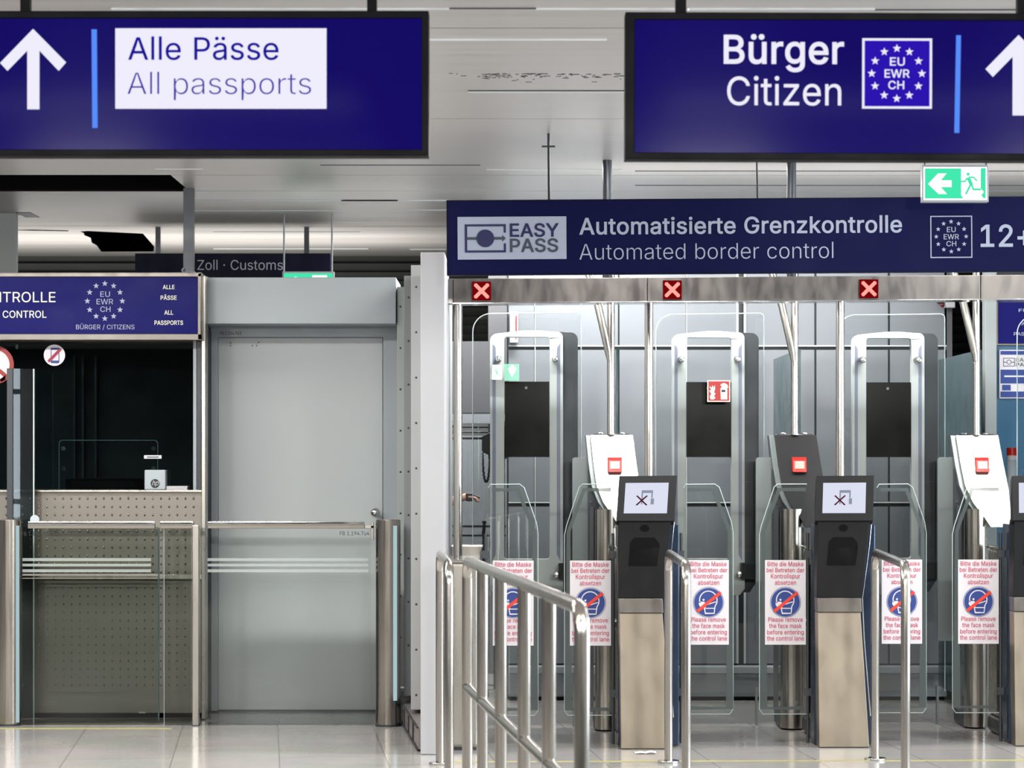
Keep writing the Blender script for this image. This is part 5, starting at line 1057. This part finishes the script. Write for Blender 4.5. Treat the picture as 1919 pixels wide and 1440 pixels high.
# ---- phone on the left wall, a door lever stick
d = 17.0
t = thing('wall_phone', 'black telephone handset with a hanging coiled cord seen left of the first lane', 'telephone', P(909, 905, d))
q = MB().pprism([(903, 818), (940, 800), (942, 852), (912, 852), (903, 846)], d, 0.08); q.build('handset', 'ink', t, 0.006)
pts = []
for i in range(150):
    f_ = i / 149.0; g_ = f_ * PI
    px = 910.5 - 6 * math.cos(g_) if True else 0
    px = 905 + 12.5 * (0.5 - 0.5 * math.cos(g_)); py = 848 + 56 * math.sin(g_) ** 0.8
    pts.append(P(px + 1.7 * math.cos(i * 1.9), py, d + 0.02 + 0.006 * math.sin(i * 1.9)))
MB().tube(pts, 0.0042, 6).build('coiled_cord', 'ink', t)
MB().pbox(915, 950, 795, 860, d + 0.08, 0.02).box(X(925, d), X(945, d), d + 0.08, d + 0.12, 0, Z(830, d)).build('phone_post', 'darkmetal', t)
d = 15.2
t = thing('pole_lever', 'thin black lever stick standing behind the slim steel box', 'lever', (X(907, d), d, 0))
q = MB().tube([P(905, 1130, d), P(905.5, 1060, d), P(906, 1005, d)], 0.007, 10); q.cyl((X(905, d), d, 0), P(905, 1130, d), 0.007, n=10); q.build('stick', 'ink', t)
q = MB().cyl(P(906, 1003, d), P(907.5, 983, d), 0.011, 0.009, 12); q.ball(P(907.5, 979, d), 0.013, 12); q.build('grip', 'ink', t)
# glass barrier with white stripes behind the slim box
d = 17.4
t = thing('back_barrier', 'low glass barrier with white stripes and dark bars behind the slim steel box', 'barrier', (X(880, d), d, 0))
MB().box(X(770, d), X(948, d), d, d + 0.01, 0.1, Z(790, d)).build('pane', 'glass', t)
q = MB()
for a_, c_ in ((793.5, 799), (803.5, 808.5), (812, 817)): q.pbox(770, 948, a_, c_, d - 0.003, 0.002)
q.build('white_stripe', 'whitepaint', t)
q = MB()
for a_, c_ in ((799.5, 803), (809.5, 812), (820, 824), (985, 989), (1002.5, 1006)): q.pbox(770, 948, a_, c_, d + 0.03, 0.02)
q.build('dark_bar', 'ink', t)
q = MB()
for px in (772, 944): q.box(X(px - 2, d), X(px + 2, d), d + 0.02, d + 0.06, 0, Z(790, d))
q.build('post', 'darkmetal', t)

# ---- officer standing behind the white wall end, mostly hidden
def person():
    px0 = Vector((X(806, 16.6), 16.6, 0))
    J = {}
    vs, es, rad = [], [], []
    def j(name, p, r, par=None):
        J[name] = len(vs); vs.append(Vector(p)); rad.append(r)
        if par: es.append((J[par], J[name]))
    j('pelvis', (0, 0, 0.98), (0.13, 0.16)); j('waist', (0.0, 0, 1.12), (0.115, 0.145), 'pelvis'); j('chest', (0.02, 0, 1.34), (0.125, 0.175), 'waist')
    j('collar', (0.02, 0, 1.50), (0.09, 0.12), 'chest'); j('neck', (0.035, 0, 1.58), (0.055, 0.055), 'collar'); j('jaw', (0.06, 0, 1.66), (0.075, 0.065), 'neck')
    j('head', (0.055, 0, 1.75), (0.10, 0.08), 'jaw'); j('crown', (0.05, 0, 1.82), (0.075, 0.06), 'head')
    for s_, nm in ((-1, 'r'), (1, 'l')):
        j('hip' + nm, (0, 0.10 * s_, 0.90), (0.085, 0.085), 'pelvis'); j('knee' + nm, (0.02, 0.11 * s_, 0.50), (0.06, 0.06), 'hip' + nm)
        j('calf' + nm, (0.0, 0.115 * s_, 0.34), (0.055, 0.055), 'knee' + nm); j('ankle' + nm, (-0.02, 0.12 * s_, 0.09), (0.04, 0.04), 'calf' + nm)
        j('toe' + nm, (0.15, 0.13 * s_, 0.04), (0.045, 0.032), 'ankle' + nm)
        j('sho' + nm, (0.02, 0.19 * s_, 1.47), (0.062, 0.062), 'collar')
    j('elbr', (0.02, -0.26, 1.20), (0.045, 0.045), 'shor'); j('wrr', (0.17, -0.24, 1.275), (0.028, 0.03), 'elbr'); j('palmr', (0.225, -0.235, 1.29), (0.022, 0.036), 'wrr')
    j('elbl', (0.0, 0.25, 1.18), (0.045, 0.045), 'shol'); j('wrl', (-0.04, 0.22, 0.96), (0.028, 0.03), 'elbl'); j('palml', (-0.03, 0.21, 0.90), (0.022, 0.036), 'wrl')
    for hand, hz in (('palmr', 1), ('palml', -1)):
        b_ = vs[J[hand]].copy()
        for i in range(4):
            o = (i - 1.5) * 0.017; l = (0.04, 0.046, 0.043, 0.034)[i]
            j(hand + 'a%d' % i, b_ + Vector((0.035, o, 0.0)), (0.009, 0.009), hand); j(hand + 'b%d' % i, b_ + Vector((0.035 + l, o, -0.008)), (0.0085, 0.0085), hand + 'a%d' % i)
            j(hand + 'c%d' % i, b_ + Vector((0.035 + l * 1.3, o, -0.034)), (0.0075, 0.0075), hand + 'b%d' % i)
        j(hand + 't', b_ + Vector((0.01, 0.038, 0.012)), (0.011, 0.011), hand); j(hand + 'u', b_ + Vector((0.045, 0.05, 0.0)), (0.009, 0.009), hand + 't')
    me = bpy.data.meshes.new('skeleton'); me.from_pydata([tuple(v) for v in vs], es, [])
    ob = bpy.data.objects.new('skeleton', me); COL.objects.link(ob)
    ob.modifiers.new('skin', 'SKIN'); sv = me.skin_vertices[0].data
    for i, r_ in enumerate(rad): sv[i].radius = r_; sv[i].use_root = (i == 0)
    sd = ob.modifiers.new('sub', 'SUBSURF'); sd.levels = 2; sd.render_levels = 2
    dg = bpy.context.evaluated_depsgraph_get()
    body = bpy.data.meshes.new_from_object(ob.evaluated_get(dg))
    bpy.data.objects.remove(ob)
    body.name = 'body'
    for mname in ('skin', 'shirt', 'trouser'): body.materials.append(M[mname])
    for p in body.polygons:
        c_ = p.center; p.use_smooth = True
        if c_.z > 1.55 or ((c_.x > 0.05 and c_.y < -0.17 and c_.z > 1.1) or (c_.y > 0.15 and c_.z < 1.12 and c_.z > 0.8)): k_ = 0
        elif c_.z > 0.98: k_ = 1
        else: k_ = 2
        p.material_index = k_
    t = thing('person', 'person in a grey short-sleeved shirt standing behind the white wall end, one hand held out', 'person', px0)
    o = bpy.data.objects.new('body', body); COL.objects.link(o); o.parent = t
    q = MB(); q.ball(px0 + Vector((0.035, 0, 1.775)), 0.112, 20, (1.0, 0.86, 0.95)); q.build('hair', 'hair', t)
    q = MB()
    for s_ in (-1, 1): q.ball(px0 + Vector((0.142, 0.034 * s_, 1.745)), 0.012, 8)
    q.build('eye', 'ink', t)
    q = MB().ball(px0 + Vector((0.158, 0, 1.715)), 0.018, 8, (1.1, 0.7, 1.3)); q.build('nose', 'skin', t)
    q = MB().box(px0.x + 0.145, px0.x + 0.151, 16.6 - 0.02, 16.6 + 0.02, 1.668, 1.674); q.build('mouth', 'sign_red', t)
    q = MB()
    for s_ in (-1, 1): q.ball(px0 + Vector((0.05, 0.086 * s_, 1.73)), 0.03, 10, (0.7, 0.35, 1.1))
    q.build('ear', 'skin', t)
    g = thing('hand_radio', 'small dark handheld device held out in the hand of the person', 'radio', px0 + Vector((0.27, -0.235, 1.29)))
    MB().box(px0.x + 0.235, px0.x + 0.285, 16.6 - 0.265, 16.6 - 0.205, 1.262, 1.315).build('body', 'ink', g, 0.008)
    MB().cyl(px0 + Vector((0.28, -0.235, 1.30)), px0 + Vector((0.325, -0.235, 1.285)), 0.009, n=10).build('aerial', 'ink', g)
person()

# ================================================================== LIGHT AND CAMERA
W = bpy.data.worlds.new('hall'); S.world = W; W.use_nodes = True
bg = W.node_tree.nodes['Background']; bg.inputs[0].default_value = (0.93, 0.96, 1.0, 1); bg.inputs[1].default_value = 0.55
def area(name, loc, sx, sy, power, col=(1, 1, 1), rot=(0, 0, 0)):
    l = bpy.data.lights.new(name, 'AREA'); l.shape = 'RECTANGLE'; l.size = sx; l.size_y = sy; l.energy = power; l.color = col
    o = bpy.data.objects.new(name, l); COL.objects.link(o); o.location = loc; o.rotation_euler = rot
    return o
area('window_daylight', (6.3, 10.9, 1.7), 2.4, 6.2, 600, (0.86, 0.94, 1.0), (0, math.radians(90), 0))
UPW = (math.radians(180), 0, 0)
WARM = (1.0, 0.97, 0.93)
for y, pw in ((3.6, 60), (5.6, 60)):
    for x in (-4.5, -1.6, 1.6, 4.5): area('overhead_fill', (x, y, CEIL - 0.02), 1.8, 0.4, pw, WARM)  # unseen overhead lights added to fill the hall
for x in (-4.6, -2.4, 1.13, 3.07): area('front_fill', (x, 2.5, CEIL - 0.15), 0.6, 0.25, 150, WARM, (math.radians(68), 0, 0))  # tilted lights added out of view to brighten the gate fronts
# fill lights added out of view behind the two near signs
for x in (-5.4, -3.7, -2.2): area('overhead_fill', (x, 12.6, CEIL - 0.02), 1.4, 0.3, 110, WARM)
for x in (-4.0, -2.0, 1.6, 3.6): area('overhead_fill', (x, 10.2, CEIL - 0.02), 1.4, 0.3, 45, WARM)
for k in range(3): area('slot_fill_light', (0.18 + 1.05 * k, 14.2, CEIL - 0.004), 0.42, 0.03, (15, 10, 5)[k], WARM)  # added over the lanes to brighten the camera frames
area('slot_fill_light', (0.80, 13.0, CEIL - 0.012), 0.9, 0.15, 70, WARM)
area('slot_fill_light', (2.85, 13.1, CEIL - 0.012), 0.9, 0.15, 70, WARM)
# narrow area lights added along the panel joints
for a_, c_, py, pw in ((208, 842, 15, 25), (1004, 1640, 15, 25), (800, 1137, 73, 15)):
    d_ = cd(py); area('slot_fill_light', ((X(a_, d_) + X(c_, d_)) / 2, d_ + 0.01, CEIL - 0.004), X(c_, d_) - X(a_, d_), 0.02, pw, (1.0, 0.98, 0.95))
area('wall_fill', (0.35, 15.75, CEIL - 0.012), 1.0, 0.15, 85, (1.0, 0.98, 0.95))  # unseen light added to brighten the gate wall's left part
area('wall_fill', (-0.1, 17.5, CEIL - 0.012), 0.8, 0.15, 150, (1.0, 0.98, 0.95))  # added to lift the dark wall behind at the left
for k in range(3): area('beam_strip', (0.14 + 1.05 * k, 14.0 + 0.07 * k, 2.45 + 0.005 * k), 0.5, 0.03, (14, 13, 12)[k], (1.0, 0.99, 0.97), (math.radians(42), 0, 0))
area('cabin_fill', (-3.2, 15.9, 2.24), 1.0, 0.3, 5, (0.85, 0.95, 1.0))  # dim light added to lift the black booth interior
area('wall_fill', (1.75, 15.5, CEIL - 0.012), 0.9, 0.12, 55, (1.0, 0.98, 0.95))  # added to brighten the lower wall and floor in the lanes
# hidden upward lights added to brighten the ceiling
area('ceiling_fill', (-3.4, 18.7, 2.40), 5.5, 0.8, 100, WARM, UPW)
area('ceiling_fill', (2.0, 14.3, 2.62), 3.4, 0.1, 16, WARM, UPW)

cam = bpy.data.cameras.new('camera'); co = bpy.data.objects.new('camera', cam); COL.objects.link(co)
cam.sensor_width = 36.0; cam.sensor_fit = 'HORIZONTAL'; cam.lens = F / 1919.0 * 36.0
cam.shift_x = (959.5 - CX) / 1919.0; cam.shift_y = (HY - 720.0) / 1919.0
co.location = (0, 0, EYE); co.rotation_euler = (PI / 2, 0, 0); cam.clip_start = 0.1; cam.clip_end = 100
cam.dof.use_dof = True; cam.dof.focus_distance = 13.6; cam.dof.aperture_fstop = 5.6
S.camera = co
S.view_settings.view_transform = 'Standard'; S.view_settings.look = 'None'; S.view_settings.gamma = 1.0; S.view_settings.use_curve_mapping = False
S.view_settings.exposure = -0.35
S.cycles.transparent_max_bounces = 40; S.cycles.max_bounces = 10; S.cycles.glossy_bounces = 5
S.cycles.caustics_reflective = False; S.cycles.caustics_refractive = False; S.cycles.sample_clamp_indirect = 6.0
